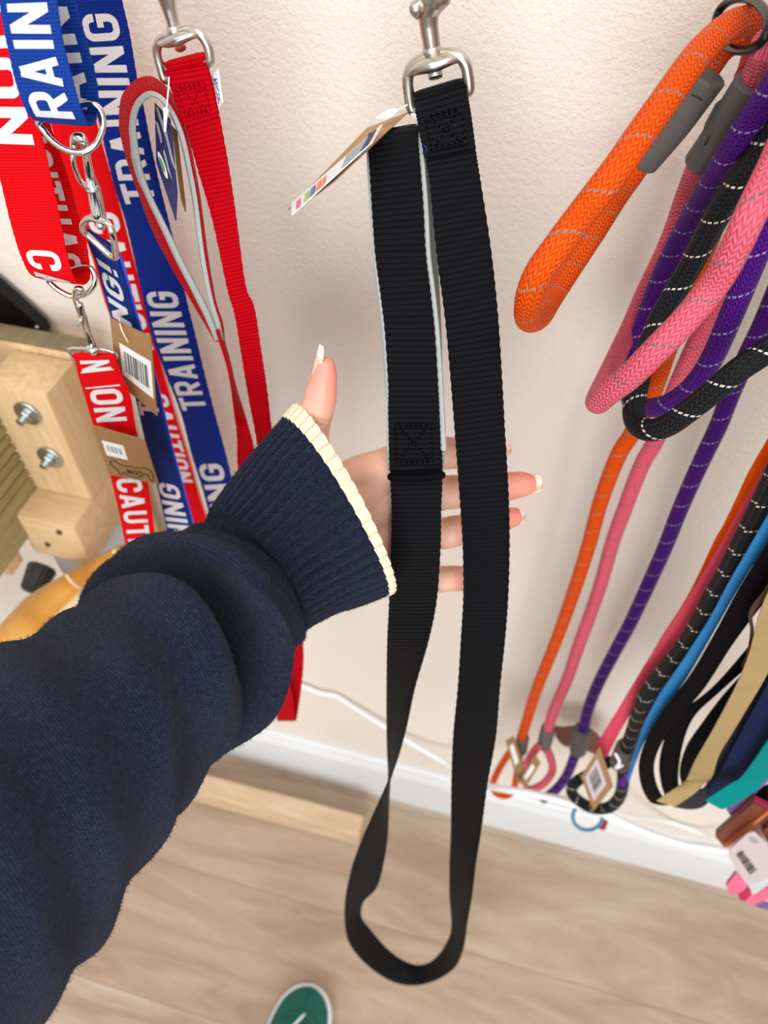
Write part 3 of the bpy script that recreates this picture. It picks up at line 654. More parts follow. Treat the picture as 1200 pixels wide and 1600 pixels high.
# long blue strap, right of them
bt = thing('training_lead', 'long blue printed strap hanging left of the red padded handle', 'strap', P(200, 100, .40))
R = rows(.40, (104, -50, 178, -60), (112, 0, 189, -2), (124, 60, 202, 55), (138, 120, 213, 120), (153, 178, 225, 175), (166, 235, 236, 232), (180, 292, 249, 290), (197, 345, 262, 342), (211, 405, 277, 405), (225, 470, 291, 470), (238, 526, 305, 526), (262, 590, 320, 588), (284, 648, 335, 646), (300, 710, 352, 708), (318, 768, 366, 765), (335, 830, 385, 826), (360, 910, 408, 905))
b5 = Ribbon(R, 8); b5.build('webbing', M['bluedark'], bt, 0.0018, 6, edge=0.0003)
lettering(b5, 'TRAINING', b5.vpy(318), b5.vpy(18), M['print'], bt)
lettering(b5, 'TRAINING', b5.vpy(640), b5.vpy(458), M['print'], bt, u0=.1, u1=.84)
lettering(b5, 'TRAINING', b5.vpy(905), b5.vpy(726), M['print'], bt, u0=.1, u1=.84)
# lower red strap under the second trigger hook
rc = thing('caution_lead', 'lower red printed lead on a chrome trigger hook beside the wooden post', 'strap', P(140, 560, .31))
R = rows(.31, (117, 562, 180, 560, .316, .316), (115, 556, 178, 555, .314, .314), (116, 556, 179, 556, .31, .31), (124, 590, 188, 582), (134, 622, 203, 618), (146, 664, 210, 660), (160, 702, 219, 700), (172, 741, 228, 740), (184, 790, 236, 788), (195, 845, 243, 842), (210, 920, 256, 915))
b6 = Ribbon(R, 8); b6.build('webbing', M['redstrap'], rc, 0.0018, 6)
for py in (576, 603): 
    vv = b6.vpy(py); Ribbon([(b6.at(.1+.8*i/12, vv-.0004, .0012*b6.facing(vv)), b6.at(.1+.8*i/12, vv+.0006, .0012*b6.facing(vv))) for i in range(13)], 1).build('stitching', M['print'], rc, 0.0004, 2)
lettering(b6, 'N', b6.vpy(562), b6.vpy(578), M['print'], rc, up=False)
lettering(b6, 'ON', b6.vpy(608), b6.vpy(655), M['print'], rc, up=False)
lettering(b6, 'CAUTION', b6.vpy(746), b6.vpy(885), M['print'], rc, up=False)
trigger(rc, [(128, 492, .312), (121, 476, .312), (117, 462, .31), (119, 452, .308), (127, 452, .308), (130, 462, .309)], [0.0022, 0.0017, 0.0015, 0.0017, 0.0017, 0.0012],
        [(125, 476, .311), (131, 500, .311), (138, 522, .311), (144, 540, .311)], [0.0018, 0.0021, 0.0017, 0.0024],
        [(108, 546, .312), (126, 545, .311), (150, 546, .311), (176, 550, .311), (181, 560, .313), (150, 562, .314), (118, 562, .314), (112, 556, .313)], 0.0010, M['chrome'])
tube('swivel_button', [P(138, 544, .309), P(146, 548, .308), P(152, 546, .309)], [0.0018, 0.003, 0.0016], M['chrome'], rc, seg=14, sub=3)
tube('trigger', [P(127, 500, .308), P(122, 508, .307)], 0.0013, M['chrome'], rc, seg=10, sub=1)
# kraft tags
def quadtag(name, label, q, d, cards, kraft='kraft', dlist=None):
    dl = dlist or [d]*4; pts = [P(x, y, dd) for (x, y), dd in zip(q, dl)]
    t_ = thing(name, label, 'tag', pts[0]); Q_ = Quad(*pts)
    plate('card', [Q_.at(0, 0), Q_.at(1, 0), Q_.at(1, 1), Q_.at(0, 1)], M[kraft], t_, 0.0006); return t_, Q_
tg, Q = quadtag('hang_tag', 'brown kraft tag with white barcode sticker hanging on the dark blue lead', [(172, 496), (236, 526), (246, 650), (183, 596)], .318, None)
Q.rect('sticker', .18, .30, .95, .78, M['paper'], tg, 0.0005, 0.0002); Q.bars('barcode', .28, .38, .86, .68, M['ink'], tg)
tube('nylon_tie', [P(186, 497, .322), P(190, 515, .314), P(200, 534, .315)], 0.0004, M['nylon'], tg, seg=8)
tg, Q = quadtag('hang_tag', 'brown kraft tag with a stamped dog outline on the lower red lead', [(144, 664), (226, 687), (248, 756), (171, 741)], .300, None)
Q.rect('sticker', .10, .26, .52, .66-.1, M['paper'], tg, 0.0005, 0.0002)
Q.bars('sticker_print', .16, .34, .46, .46, M['igry'], tg, 8)
ol = [(.12, .70), (.17, .64), (.26, .66), (.34, .72), (.50, .70), (.66, .70), (.80, .66), (.90, .68), (.95, .76), (.92, .92), (.87, .95), (.84, .84), (.78, .80), (.62, .93), (.42, .93), (.34, .86), (.30, .92), (.25, .94), (.22, .84), (.15, .78)]
tube('dog_outline', [Q.at(a, b, .0007) for a, b in ol], 0.00032, M['inkbrown'], tg, seg=6, sub=3, closed=True)
Q.text('lettering', "MAX'S", .42, .76, .74, .88, M['inkbrown'], tg, 0.0007)
# ================================================================== TIMBER STAND, BRACKET, RAWHIDE
st = thing('timber_stand', 'raw pine post with two bolts fixed to the wall at the left edge', 'shelf stand', V((-.45, .45, .5)))
box('wall_spacer', (-.52, .4665, .70), (-.426, .4995, .95), M['pine'], st, 0.002)
box('back_board', (-.52, .4475, .60), (-.392, .466, .976), M['pine'], st, 0.003)
box('top_cap', (-.52, .4475, .9765), (-.392, .4655, .9800), M['pinedark'], st, 0.001)
box('bolted_block', (-.462, .398, .834), (-.400, .447, .970), M['pine'], st, 0.004)
box('lower_block', (-.468, .364, .772), (-.402, .447, .8335), M['pineh'], st, 0.003)
bm = bmesh.new()
n = 15; zs = []
for i in range(n):
    z0 = .842+i*.0115
    zs += [(z0, 0), (z0+.008, 0), (z0+.0085, -.003), (z0+.011, -.003)]
prof = [(-.4625+o, z) for z, o in zs]; lo = [(-.492, prof[-1][1]), (-.492, .80), (-.4625, .80)]
pr = prof+lo; m = len(pr)
vs = [V((x, yv, z)) for yv in (.16, .40) for (x, z) in pr]
link('grooved_board', sharp(mesh(vs, [tuple(range(m)), tuple(range(2*m-1, m-1, -1))]+[(i, m+i, m+(i+1) % m, (i+1) % m) for i in range(m)]), 30), M['pinegreen'], st)
box('offcut', (-.505, .33, .775), (-.470, .352, .806), M['pineh'], st, 0.002)
for (px, py) in ((44, 645), (79, 714)):
    c = P(px, py, .397); ax = V((0, -1, 0))
    wsh = tube('washer', [c, c+ax*.0016], 0.0125, M['zinc'], st, seg=28, sub=1, flat=True)
    bm = bmesh.new(); bmesh.ops.create_cone(bm, cap_ends=True, segments=6, radius1=.0066, radius2=.0066, depth=.0055, matrix=Matrix.Translation(c+ax*.0045) @ Matrix.Rotation(math.pi/2, 4, 'X'))
    bmesh.ops.bevel(bm, geom=bm.edges[:], offset=.0005, segments=1, affect='EDGES'); bmobj('nut', bm, M['zinc'], st, False)
    tube('bolt_end', [c+ax*(.006+.001*i) for i in range(8)], [0.0038 if i % 2 else 0.0034 for i in range(8)], M['zinc'], st, seg=14, sub=1, flat=True)
for (px, py) in ((93, 831), (75, 850)):
    c = P(px, py, .3638); tube('screw', [c, c+V((0, -.0006, 0))], 0.0030, M['inkbrown'], st, seg=14, sub=1); tube('screw_centre', [c+V((0, -.0008, 0)), c+V((0, -.0013, 0))], 0.0013, M['orangeedge'], st, seg=8, sub=1)
bp = prep(plate('shelf_bracket', [P(-60, 395, .488), P(0, 443, .488), P(69, 505, .487), P(74, 517, .487), P(66, 541, .486), P(-60, 541, .486)], M['blackmetal'], None, 0.012), 'glossy black metal bracket plate above the pine post', 'bracket')
tube('screw', [P(57, 511, .479), P(58, 511, .4785)], 0.0016, M['zinc'], bp, seg=10, sub=1)
wbx = prep(box('wall_box', (-.475, .385, .70), (-.408, .447, .768), M['greyplastic'], None, 0.006), 'pale grey plastic box under the lower pine block', 'box')
bm = bmesh.new(); c = P(58, 905, .37)
bmesh.ops.create_cone(bm, cap_ends=True, segments=8, radius1=.017, radius2=.013, depth=.03, matrix=Matrix.Translation(c) @ Matrix.Rotation(math.pi/2+.25, 4, 'X'))
bmesh.ops.bevel(bm, geom=bm.edges[:], offset=.002, segments=2, affect='EDGES')
kb = bmobj('plug', bm, M['blackplastic']); prep(kb, 'small black plug below the lower pine block', 'plug')
rh = thing('rawhide_chew', 'amber rolled rawhide chew behind the navy sleeve', 'dog chew', P(60, 980, .33))
tube('roll', [P(x, y, d) for x, y, d in ((-120, 1130, .27), (-40, 1050, .29), (20, 998, .305), (62, 956, .32), (105, 922, .335), (140, 900, .345), (170, 881, .35), (192, 866, .355))], [0.022, 0.022, 0.020, 0.020, 0.015, 0.0125, 0.011, 0.0095], M['rawhide'], rh, seg=24)
tube('frayed_end', [P(x, y, .353) for x, y in ((180, 862), (190, 866), (202, 866))], [0.004, 0.006, 0.003], M['rawpale'], rh, seg=10)
tube('inner_roll', [P(x, y, d) for x, y, d in ((-60, 1110, .28), (40, 1020, .30), (95, 970, .318), (130, 940, .33), (165, 915, .335), (190, 890, .34))], [0.018, 0.017, 0.014, 0.013, 0.011, 0.008], M['rawpale'], rh, seg=20)
tube('pale_crease', [P(103, 898, .318), P(113, 910, .316), P(126, 920, .318)], [0.001, 0.0016, 0.001], M['rawpale'], rh, seg=8)
# batten lying on the floor
a = PF(568, 1268, .0); b = PF(280, 1196, .0)
zt = .052
A0, A1 = PF(573, 1275, zt), PF(562, 1322, 0.0); Bk = PF(300, 1204, zt); Bf = PF(280, 1252, 0.0)
ax = (V((Bk.x, Bk.y, 0))-V((A0.x, A0.y, 0))).normalized(); pe = V((-ax.y, ax.x, 0))
fy = A1; wd_ = abs((V((A0.x, A0.y, 0))-V((A1.x, A1.y, 0))).dot(pe))
o0 = V((A1.x, A1.y, 0)); s_ = 1 if (V((A0.x, A0.y, 0))-o0).dot(pe) > 0 else -1
wd_ = max(.03, min(wd_, .08))
c4 = [o0, o0+pe*s_*wd_, o0+pe*s_*wd_+ax*.75, o0+ax*.75]
bm = bmesh.new(); lo_ = [bm.verts.new(p+V((0, 0, .0005))) for p in c4]; hi_ = [bm.verts.new(p+V((0, 0, zt))) for p in c4]
bm.faces.new(lo_); bm.faces.new(hi_)
for i in range(4): bm.faces.new((lo_[i], lo_[(i+1) % 4], hi_[(i+1) % 4], hi_[i]))
bmesh.ops.recalc_face_normals(bm, faces=bm.faces); bmesh.ops.bevel(bm, geom=bm.edges[:], offset=.002, segments=2, affect='EDGES')
prep(bmobj('timber_batten', bm, M['pinefloor']), 'pale pine batten lying on the floor along the white skirting', 'timber')
# ================================================================== CABLES
cb = [(400, 1058, .492), (440, 1066, .492), (475, 1073, .492), (500, 1083, .492), (526, 1088, .492), (552, 1105, .49), (600, 1135, .487), (650, 1166, .482), (700, 1194, .465), (740, 1220, .425), (775, 1231, .385), (827, 1239, .375), (892, 1255, .37), (946, 1272, .366), (1000, 1297, .362), (1066, 1318, .36), (1104, 1324, .36), (1200, 1340, .36), (1320, 1370, .36)]
prep(tube('power_cable', [P(*c) for c in cb], [0.0035]*8+[0.0038, 0.0042]+[0.0045]*9, M['cable'], None, seg=12), 'white cable sagging along the wall above the skirting', 'cable')
cb = [(860, 1243, .40), (930, 1256, .42), (985, 1276, .45), (1040, 1283, .49), (1090, 1300, .49), (1130, 1318, .47), (1200, 1350, .45), (1300, 1400, .45)]
prep(tube('thin_cable', [P(*c) for c in cb], 0.003, M['cable'], None, seg=10), 'thin white cable looping close to the wall behind the thicker cable', 'cable')
# ================================================================== ROPES ON THE RIGHT
G = 'rope leads hung at the right'
ro = thing('rope_lead', 'orange rope lead with grey leather wrap through the black ring', 'dog lead', P(1160, 40, .35), G)
pxtube('rope', [(1060, 185, 0, .41), (1090, 136, 0, .408), (1112, 98, 0, .42), (1134, 72, 0, .44), (1158, 62, 0, .445)], M['rope_orange'], ro)
pxtube('rope', [(1166, 128, 0, .452), (1176, 96, 0, .445), (1184, 66, 0, .432), (1182, 42, 0, .418), (1166, 33, 0, .405), (1142, 40, 0, .395), (1116, 60, 0, .38), (1084, 94, 0, .36), (1046, 147, 47.5), (1004, 206, 48), (962, 266, 48), (916, 325, 47), (874, 381, 47), (840, 430, 46), (826, 470, 44), (826, 498, 41), (843, 494, 38), (860, 468, 36), (885, 430, 35), (927, 367, 34), (965, 308, 33), (990, 273, 33), (1015, 236, 33), (1035, 205, 33)], M['rope_orange'], ro)
pxtube('rope', [(1168, 118, 0, .43), (1155, 170, 0, .435), (1138, 260, 0, .435), (1112, 360, 0, .43), (1084, 430, 0, .425), (1060, 495, 0, .42), (1039, 557, 0, .42), (1020, 612, 0, .42), (990, 673, 0, .42), (969, 706, 0, .42), (951, 748, 0, .42), (935, 795, 0, .42), (920, 851, 0, .42), (901, 911, 0, .42), (878, 977, 0, .42), (859, 1026, 0, .42), (836, 1084, 0, .42), (815, 1152, 0, .42)], M['rope_orange'], ro)
pxtube('end_loop', [(812, 1158, 0, .42), (800, 1172, 0, .418), (788, 1188, 0, .415), (777, 1207, 0, .415), (770, 1226, 0, .415), (776, 1240, 0, .415), (792, 1243, 0, .417), (803, 1232, 0, .42), (808, 1205, 0, .425), (814, 1172, 0, .424)], M['rope_orange'], ro, diam=0.009)
tube('leather_wrap', [P(1106, 119, .40), P(1080, 155, .402), P(1050, 196, .405), P(1003, 252, .41)], 0.0088, M['leather'], ro, seg=20, squash=(V((0, 1, 0)), 0.75), flat=True)
tube('wrap_stitch', [P(1082, 148, .388), P(1090, 152, .387), P(1096, 156, .387)], 0.0005, M['leatherthread'], ro, seg=6)
tube('leather_wrap', [P(817, 1152, .42), P(814, 1172, .42)], 0.0078, M['leather'], ro, seg=16, sub=3, flat=True)
tube('slide_ring', [P(1159+41*math.cos(i*math.pi/8), 38+41*math.sin(i*math.pi/8), .395-.036*math.cos(i*math.pi/8-math.pi/6)) for i in range(16)], 0.0019, M['blackmetal'], ro, seg=14, closed=True, sub=3)
pk = thing('rope_lead', 'pink rope lead lying over the black one with its loop end lowest left', 'dog lead', P(1190, 110, .35), G)
pxtube('rope', [(1200, 70, 0, .37), (1192, 100, 0, .38), (1180, 126, 0, .39)], M['rope_pink'], pk, diam=0.0135)
pxtube('rope', [(1275, 80, 0, .345), (1250, 160, 0, .335), (1215, 245, 0, .32), (1175, 330, 50), (1145, 395, 48), (1116, 445, 46), (1070, 501, 45), (1025, 547, 44), (983, 589, 42), (950, 614, 40), (934, 628, 38), (936, 616, 34), (946, 594, 32), (965, 553, 30), (986, 508, 0, .44), (1007, 460, 0, .445), (1046, 378, 0, .445), (1074, 301, 0, .44), (1090, 262, 0, .43), (1105, 235, 0, .42)], M['rope_pink'], pk)
pxtube('rope', [(1290, 80, 0, .43), (1238, 220, 0, .43), (1192, 330, 0, .43), (1160, 400, 0, .43), (1135, 450, 0, .43), (1116, 486, 0, .43), (1090, 533, 0, .43), (1067, 582, 0, .43), (1045, 635, 0, .43), (1025, 687, 0, .43), (1007, 718, 0, .43), (993, 750, 0, .43), (976, 795, 0, .43), (958, 844, 0, .43), (939, 911, 0, .425), (924, 955, 0, .425), (905, 1007, 0, .42), (886, 1062, 0, .42), (866, 1108, 0, .42), (856, 1140, 0, .42)], M['rope_pink'], pk)
pxtube('end_loop', [(849, 1160, 0, .42), (836, 1172, 0, .41), (827, 1186, 0, .405), (821, 1196, 0, .40)], M['rope_pink'], pk, diam=0.010)
pxtube('end_loop', [(851, 1165, 0, .42), (860, 1184, 0, .415), (863, 1204, 0, .412), (852, 1222, 0, .41), (835, 1232, 0, .41), (822, 1233, 0, .41)], M['rope_pink'], pk, diam=0.010)
lw = Ribbon([(P(1165, 112, .375), P(1194, 143, .362)), (P(1140, 160, .385), P(1165, 183, .372)), (P(1110, 205, .395), P(1140, 228, .38)), (P(1086, 240, .405), P(1110, 266, .392))], 6)
tube('leather_wrap', [P(1182, 128, .385), P(1153, 172, .395), P(1125, 216, .405), P(1098, 254, .415)], 0.0092, M['leather'], pk, seg=20, squash=(V((0, 1, 0)), 0.8), flat=True)
plate('wrap_flap', [P(1163, 118, .392), P(1148, 140, .394), P(1120, 160, .398), P(1104, 190, .402), P(1090, 235, .408), P(1102, 240, .405), P(1130, 196, .398), P(1160, 150, .39)], M['leather'], pk, 0.002)
bm = bmesh.new()
for i in range(14):
    f = i/14; c = P(1150-50*f, 148+80*f, .388+.012*f); c2 = P(1150-50*(f+.04), 148+80*(f+.04), .388+.012*(f+.04)); bmtube(bm, [c, c2], 0.0005, seg=6, sub=1)
bmobj('wrap_stitching', bm, M['leatherthread'], pk)
tube('leather_wrap', [P(857, 1138, .42), P(850, 1164, .42)], 0.0085, M['leather'], pk, seg=16, sub=3, flat=True)
pu = thing('rope_lead', 'purple rope lead looping under the pink one', 'dog lead', P(1186, 171, .36), G)
pxtube('rope', [(1260, 60, 0, .345), (1225, 115, 0, .35), (1186, 171, 0, .36), (1151, 222, 0, .37), (1123, 268, 0, .385), (1095, 315, 0, .40), (1067, 364, 0, .415), (1039, 420, 0, .425), (1018, 472, 0, .43), (1003, 515, 0, .43), (988, 560, 0, .425), (981, 600, 0, .415), (988, 628, 0, .40), (1010, 637, 0, .385), (1035, 634, 0, .375), (1060, 622, 0, .37), (1088, 597, 0, .365), (1112, 561, 0, .362), (1133, 515, 0, .36), (1155, 462, 0, .36), (1182, 395, 0, .36), (1208, 330, 0, .36), (1250, 200, 0, .36)], M['rope_purple'], pu)
pxtube('rope', [(1260, 350, 0, .42), (1225, 430, 0, .42), (1193, 505, 0, .42), (1168, 556, 0, .42), (1141, 617, 0, .42), (1123, 664, 0, .42), (1102, 708, 0, .42), (1081, 753, 0, .42), (1060, 802, 0, .42), (1040, 853, 0, .42), (1020, 898, 0, .42), (985, 973, 0, .42), (958, 1023, 0, .42), (933, 1072, 0, .42), (918, 1112, 0, .42), (911, 1145, 0, .42)], M['rope_purple'], pu)
pxtube('end_loop', [(904, 1165, 0, .42), (897, 1184, 0, .418), (884, 1214, 0, .414), (868, 1234, 0, .412), (850, 1248, 0, .412)], M['rope_purple'], pu, diam=0.012)
tube('leather_wrap', [P(910, 1140, .42), P(903, 1172, .42)], 0.0100, M['leather'], pu, seg=16, sub=3, flat=True)
bk = thing('rope_lead', 'black rope lead with white flecks looping lowest under the pink one', 'dog lead', P(1165, 273, .34), G)
pxtube('rope', [(1270, 120, 0, .36), (1230, 175, 0, .36), (1196, 226, 0, .362), (1165, 273, 0, .365), (1133, 317, 0, .37), (1104, 369, 0, .375), (1077, 420, 0, .378), (1049, 467, 0, .375), (1028, 505, 0, .37), (1010, 550, 0, .36), (997, 598, 0, .35), (990, 641, 0, .335), (997, 664, 0, .325), (1018, 672, 0, .318), (1046, 663, 0, .316), (1077, 641, 0, .316), (1116, 610, 0, .318), (1154, 578, 0, .32), (1200, 547, 0, .325), (1280, 490, 0, .33)], M['rope_black'], bk)
fb = thing('rope_lead', 'black rope lead running beside the flat pink and blue leads', 'dog lead', P(1160, 860, .34), G)
pxtube('rope', [(1270, 640, 0, .33), (1230, 710, 0, .33), (1200, 772, 0, .33), (1182, 808, 0, .33), (1160, 852, 0, .33), (1137, 896, 0, .33), (1116, 931, 0, .33), (1098, 965, 0, .33), (1081, 995, 0, .33), (1064, 1019, 0, .33), (1047, 1039, 0, .33), (1032, 1057, 0, .33), (1019, 1073, 0, .33), (1008, 1092, 0, .33), (998, 1118, 0, .335), (988, 1148, 0, .34), (975, 1180, 0, .345)], M['rope_black'], fb, diam=0.0135)
pxtube('end_loop', [(972, 1192, 0, .345), (974, 1215, 0, .345), (968, 1245, 0, .345), (950, 1262, 0, .345), (925, 1262, 0, .35), (903, 1250, 0, .355), (893, 1236, 0, .36), (900, 1222, 0, .365), (920, 1210, 0, .37), (950, 1190, 0, .36)], M['rope_black'], fb, diam=0.0125)
tube('leather_wrap', [P(978, 1168, .343), P(968, 1192, .346)], 0.0095, M['leather'], fb, seg=16, sub=3, flat=True)
tube('white_tie', [P(962, 1178, .332), P(968, 1190, .33), P(962, 1200, .33), P(972, 1196, .33)], 0.0016, M['nylon'], fb, seg=8)
# small tags at the rope ends
for lab, q, d in (('narrow kraft tag at the end of the orange rope', [(790, 1157), (803, 1150), (821, 1204), (809, 1224)], .40), ('kraft tag turned sideways under the pink rope end', [(836, 1178), (845, 1192), (821, 1231), (810, 1221)], .395)):
    tg, Q = quadtag('hang_tag', lab, q, d, None); Q.rect('sticker', .25, .15 if d > .397 else .25, .7, .62 if d > .397 else .8, M['paper'], tg)
tg, Q = quadtag('hang_tag', 'kraft tag with barcode sticker in front of the looped black rope end', [(937, 1166), (958, 1228), (927, 1267), (908, 1213)], .325, None)
Q.rect('sticker', .12, .2, .80, .86, M['stickerpink'], tg); Q.bars('barcode', .22, .32, .68, .72, M['ink'], tg, 12)
# blue ring with red tab and flat pieces behind
br_ = thing('ring', 'small blue ring with a red tab hanging below the white cable', 'ring', P(920, 1280, .38))
tube('blue_ring', [P(918+23*math.cos(i*math.pi/8), 1276+21*math.sin(i*math.pi/8), .38) for i in range(16)], 0.0023, plain('blue_nylon', lin(50, 124, 162), 0.5), br_, seg=12, closed=True, sub=3)
plate('red_tab', [P(940, 1279, .38), P(950, 1284, .38), P(946, 1296, .38), P(936, 1295, .38)], M['ired'], br_, 0.002)
cl = thing('collar', 'dark brown leather collar behind the purple rope end', 'collar', P(885, 1150, .47))
Ribbon(rows(.46, (868, 1134, 868, 1150), (880, 1136, 880, 1164), (900, 1134, 900, 1168), (925, 1140, 925, 1176), (945, 1160, 945, 1190)), 4).build('strap', plain('dark_brown_leather', lin(104, 62, 50), 0.5), cl, 0.003)
# ================================================================== FLAT LEADS AND COLLARS, RIGHT
def strap(name, label, cat, d, mat, rws, th=0.002, group=None, v0=None):
    rr0 = rows(d, *rws)
    if rws[0][0] > 1208 and rws[0][1] < 1050 and name != 'lilac_ribbon':
        l0, q0 = rr0[0]; up_ = lambda p, z: V((p.x+.004, p.y+.008, z+(p.z-l0.z)*.3))
        rr0 = [(up_(l0, 1.33), up_(q0, 1.33)), (up_(l0, l0.z*.4+.8), up_(q0, l0.z*.4+.8))]+rr0
    r_ = Ribbon(rr0, 6); o = r_.build(name, M[mat], None, th, 5); prep(o, label, cat, group); return r_, o
strap('flat_lead', 'flat orange lead at the right edge beside the flat pink lead', 'dog lead', .36, 'forange', [(1240, 612, 1240, 650), (1200, 685, 1202, 722), (1169, 739, 1180, 762), (1150, 780, 1165, 795), (1129, 823, 1142, 832), (1117, 843, 1132, 850), (1091, 899, 1104, 906), (1067, 944, 1079, 950), (1034, 995, 1044, 1000), (1004, 1046, 1012, 1050)])
strap('flat_lead', 'flat pink lead hanging between the orange lead and the black rope', 'dog lead', .345, 'fpink', [(1240, 660, 1240, 690), (1200, 722, 1202, 752), (1160, 788, 1175, 794), (1120, 860, 1141, 862), (1096, 900, 1118, 907), (1068, 945, 1086, 965), (1035, 996, 1056, 1012), (1010, 1035, 1024, 1050), (990, 1068, 1008, 1074), (966, 1108, 988, 1110), (946, 1140, 967, 1146), (928, 1172, 948, 1184)])
strap('flat_lead', 'flat blue lead hanging between the black rope and the dark collars', 'dog lead', .318, 'fblue', [(1250, 700, 1262, 712), (1215, 775, 1232, 788), (1179, 840, 1198, 848), (1140, 907, 1156, 915), (1108, 967, 1122, 974), (1073, 1022, 1090, 1030), (1050, 1056, 1068, 1066), (1026, 1092, 1040, 1104), (1006, 1132, 1016, 1142), (993, 1170, 999, 1176), (979, 1216, 983, 1222)])
strap('flat_lead', 'flat purple lead showing between the black rope and blue lead', 'dog lead', .328, 'fpurple', [(1085, 995, 1100, 1000), (1056, 1042, 1066, 1052), (1030, 1076, 1040, 1084), (1014, 1110, 1021, 1114), (1005, 1145, 1009, 1148), (985, 1195, 991, 1198), (965, 1225, 975, 1230)])
strap('flat_lead', 'dark red lead edge showing behind the blue lead', 'dog lead', .325, 'fbowdark', [(1170, 905, 1178, 908), (1150, 935, 1162, 940), (1130, 965, 1138, 968)])
CB = 'black collars hung in a bunch at the right'
strap('collar', 'outermost black collar strap, curving down beside the blue lead', 'collar', .31, 'fblack', [(1260, 740, 1300, 790), (1200, 848, 1245, 880), (1154, 922, 1190, 945), (1116, 992, 1143, 1008), (1078, 1056, 1102, 1072), (1038, 1108, 1062, 1120), (1010, 1155, 1034, 1160), (998, 1195, 1022, 1195), (1003, 1230, 1026, 1226), (1016, 1252, 1038, 1250), (1030, 1256, 1046, 1256)], 0.003, CB)
strap('collar', 'second black collar strap, between the two thin white gaps', 'collar', .322, 'fblack', [(1280, 860, 1290, 900), (1205, 965, 1216, 985), (1164, 1018, 1172, 1036), (1112, 1076, 1122, 1082), (1062, 1116, 1085, 1118), (1040, 1150, 1068, 1158), (1030, 1195, 1060, 1205), (1036, 1235, 1062, 1235), (1050, 1255, 1074, 1250)], 0.003, CB)
strap('collar', 'third black collar strap, just left of the gold strap', 'collar', .315, 'fblack', [(1250, 900, 1300, 930), (1196, 1000, 1235, 1010), (1166, 1046, 1205, 1060), (1126, 1092, 1165, 1105), (1096, 1132, 1132, 1145), (1072, 1168, 1105, 1185), (1062, 1205, 1094, 1215), (1068, 1235, 1096, 1240)], 0.003, CB)
strap('collar', 'wide black collar strap at the back of the bunch at the right edge', 'collar', .345, 'fblack', [(1230, 760, 1320, 800), (1186, 860, 1290, 880), (1175, 900, 1240, 930), (1180, 930, 1225, 955)], 0.003, CB)
strap('collar', 'narrow brown collar edge curling beside the gold strap', 'collar', .30, 'fbrown', [(1215, 890, 1222, 894), (1196, 920, 1203, 925), (1170, 955, 1177, 960), (1172, 985, 1178, 986), (1167, 1020, 1173, 1022), (1158, 1040, 1163, 1042)])
strap('collar', 'gold webbing collar hanging in front of the black collars', 'collar', .295, 'fgold', [(1245, 850, 1290, 860), (1205, 915, 1250, 930), (1186, 960, 1230, 985), (1172, 1015, 1210, 1030), (1155, 1060, 1192, 1065), (1132, 1106, 1168, 1105), (1108, 1150, 1144, 1145), (1086, 1188, 1124, 1178), (1074, 1215, 1113, 1212, .295, .295), (1066, 1224, 1104, 1222, .292, .292), (1048, 1236, 1084, 1240, .286, .286), (1026, 1251, 1056, 1259, .28, .28)])
strap('collar', 'charcoal collar strap looping under the gold collar', 'collar', .31, 'fcharcoal', [(1190, 1060, 1212, 1075), (1152, 1120, 1180, 1130), (1125, 1175, 1150, 1185), (1108, 1215, 1122, 1222), (1098, 1232, 1104, 1256), (1076, 1236, 1080, 1264), (1052, 1236, 1052, 1260)])
strap('collar', 'navy webbing collar hanging between the gold and teal collars', 'collar', .302, 'fnavy', [(1240, 1000, 1285, 1020), (1190, 1085, 1240, 1100), (1160, 1140, 1208, 1160), (1132, 1192, 1172, 1208), (1116, 1220, 1146, 1226), (1103, 1240, 1116, 1252)])
strap('collar', 'teal webbing collar with a flat folded bottom', 'collar', .29, 'fteal', [(1260, 1080, 1290, 1110), (1200, 1156, 1214, 1190), (1178, 1188, 1202, 1212), (1157, 1215, 1186, 1230, .29, .29), (1146, 1222, 1174, 1239, .287, .287), (1124, 1236, 1152, 1253, .282, .282), (1102, 1250, 1128, 1264, .277, .277)])
strap('collar', 'purple collar strap showing under the teal collar', 'collar', .312, 'flilac', [(1210, 1180, 1222, 1200), (1172, 1228, 1180, 1240), (1148, 1254, 1158, 1270), (1134, 1262, 1146, 1280)])
strap('collar', 'black collar strap behind the brown leather collar', 'collar', .315, 'fblack', [(1250, 1200, 1270, 1240), (1200, 1226, 1206, 1290), (1178, 1236, 1182, 1300), (1160, 1262, 1164, 1306)], 0.003)
# boxed collar, label, bow
pc = thing('packaged_collar', 'brown leather collar on a pink card at the lower right edge', 'collar', P(1160, 1290, .30))
plate('card', [P(1183, 1250, .312), P(1240, 1268, .312), P(1240, 1390, .312), P(1160, 1345, .312), P(1122, 1312, .312)], M['pinkcard'], pc, 0.0012)
def slab(name, a, b, c, d_, th, mat, par): return plate(name, [a, b, c, d_], mat, par, th)
slab('leather_band', P(1178, 1248, .305), P(1202, 1262, .305), P(1132, 1319, .305), P(1118, 1302, .305), 0.007, M['tanleather'], pc)
slab('stitched_edge', P(1201, 1264, .3008), P(1203, 1268, .3008), P(1134, 1323, .3008), P(1131, 1318, .3008), 0.003, M['orangeedge'], pc)
slab('pink_top', P(1180, 1245, .3005), P(1214, 1264, .3005), P(1212, 1268, .3005), P(1177, 1249, .3005), 0.003, M['fbowdark'], pc)
slab('leather_band', P(1215, 1276, .302), P(1240, 1290, .302), P(1204, 1318, .302), P(1190, 1294, .302), 0.006, M['tanleather'], pc)
q = [(1174, 1299), (1203, 1326), (1200, 1368), (1170, 1383), (1137, 1330)]
lb = thing('price_label', 'white plastic label with barcode hanging below the brown collar', 'label', P(1170, 1340, .292))
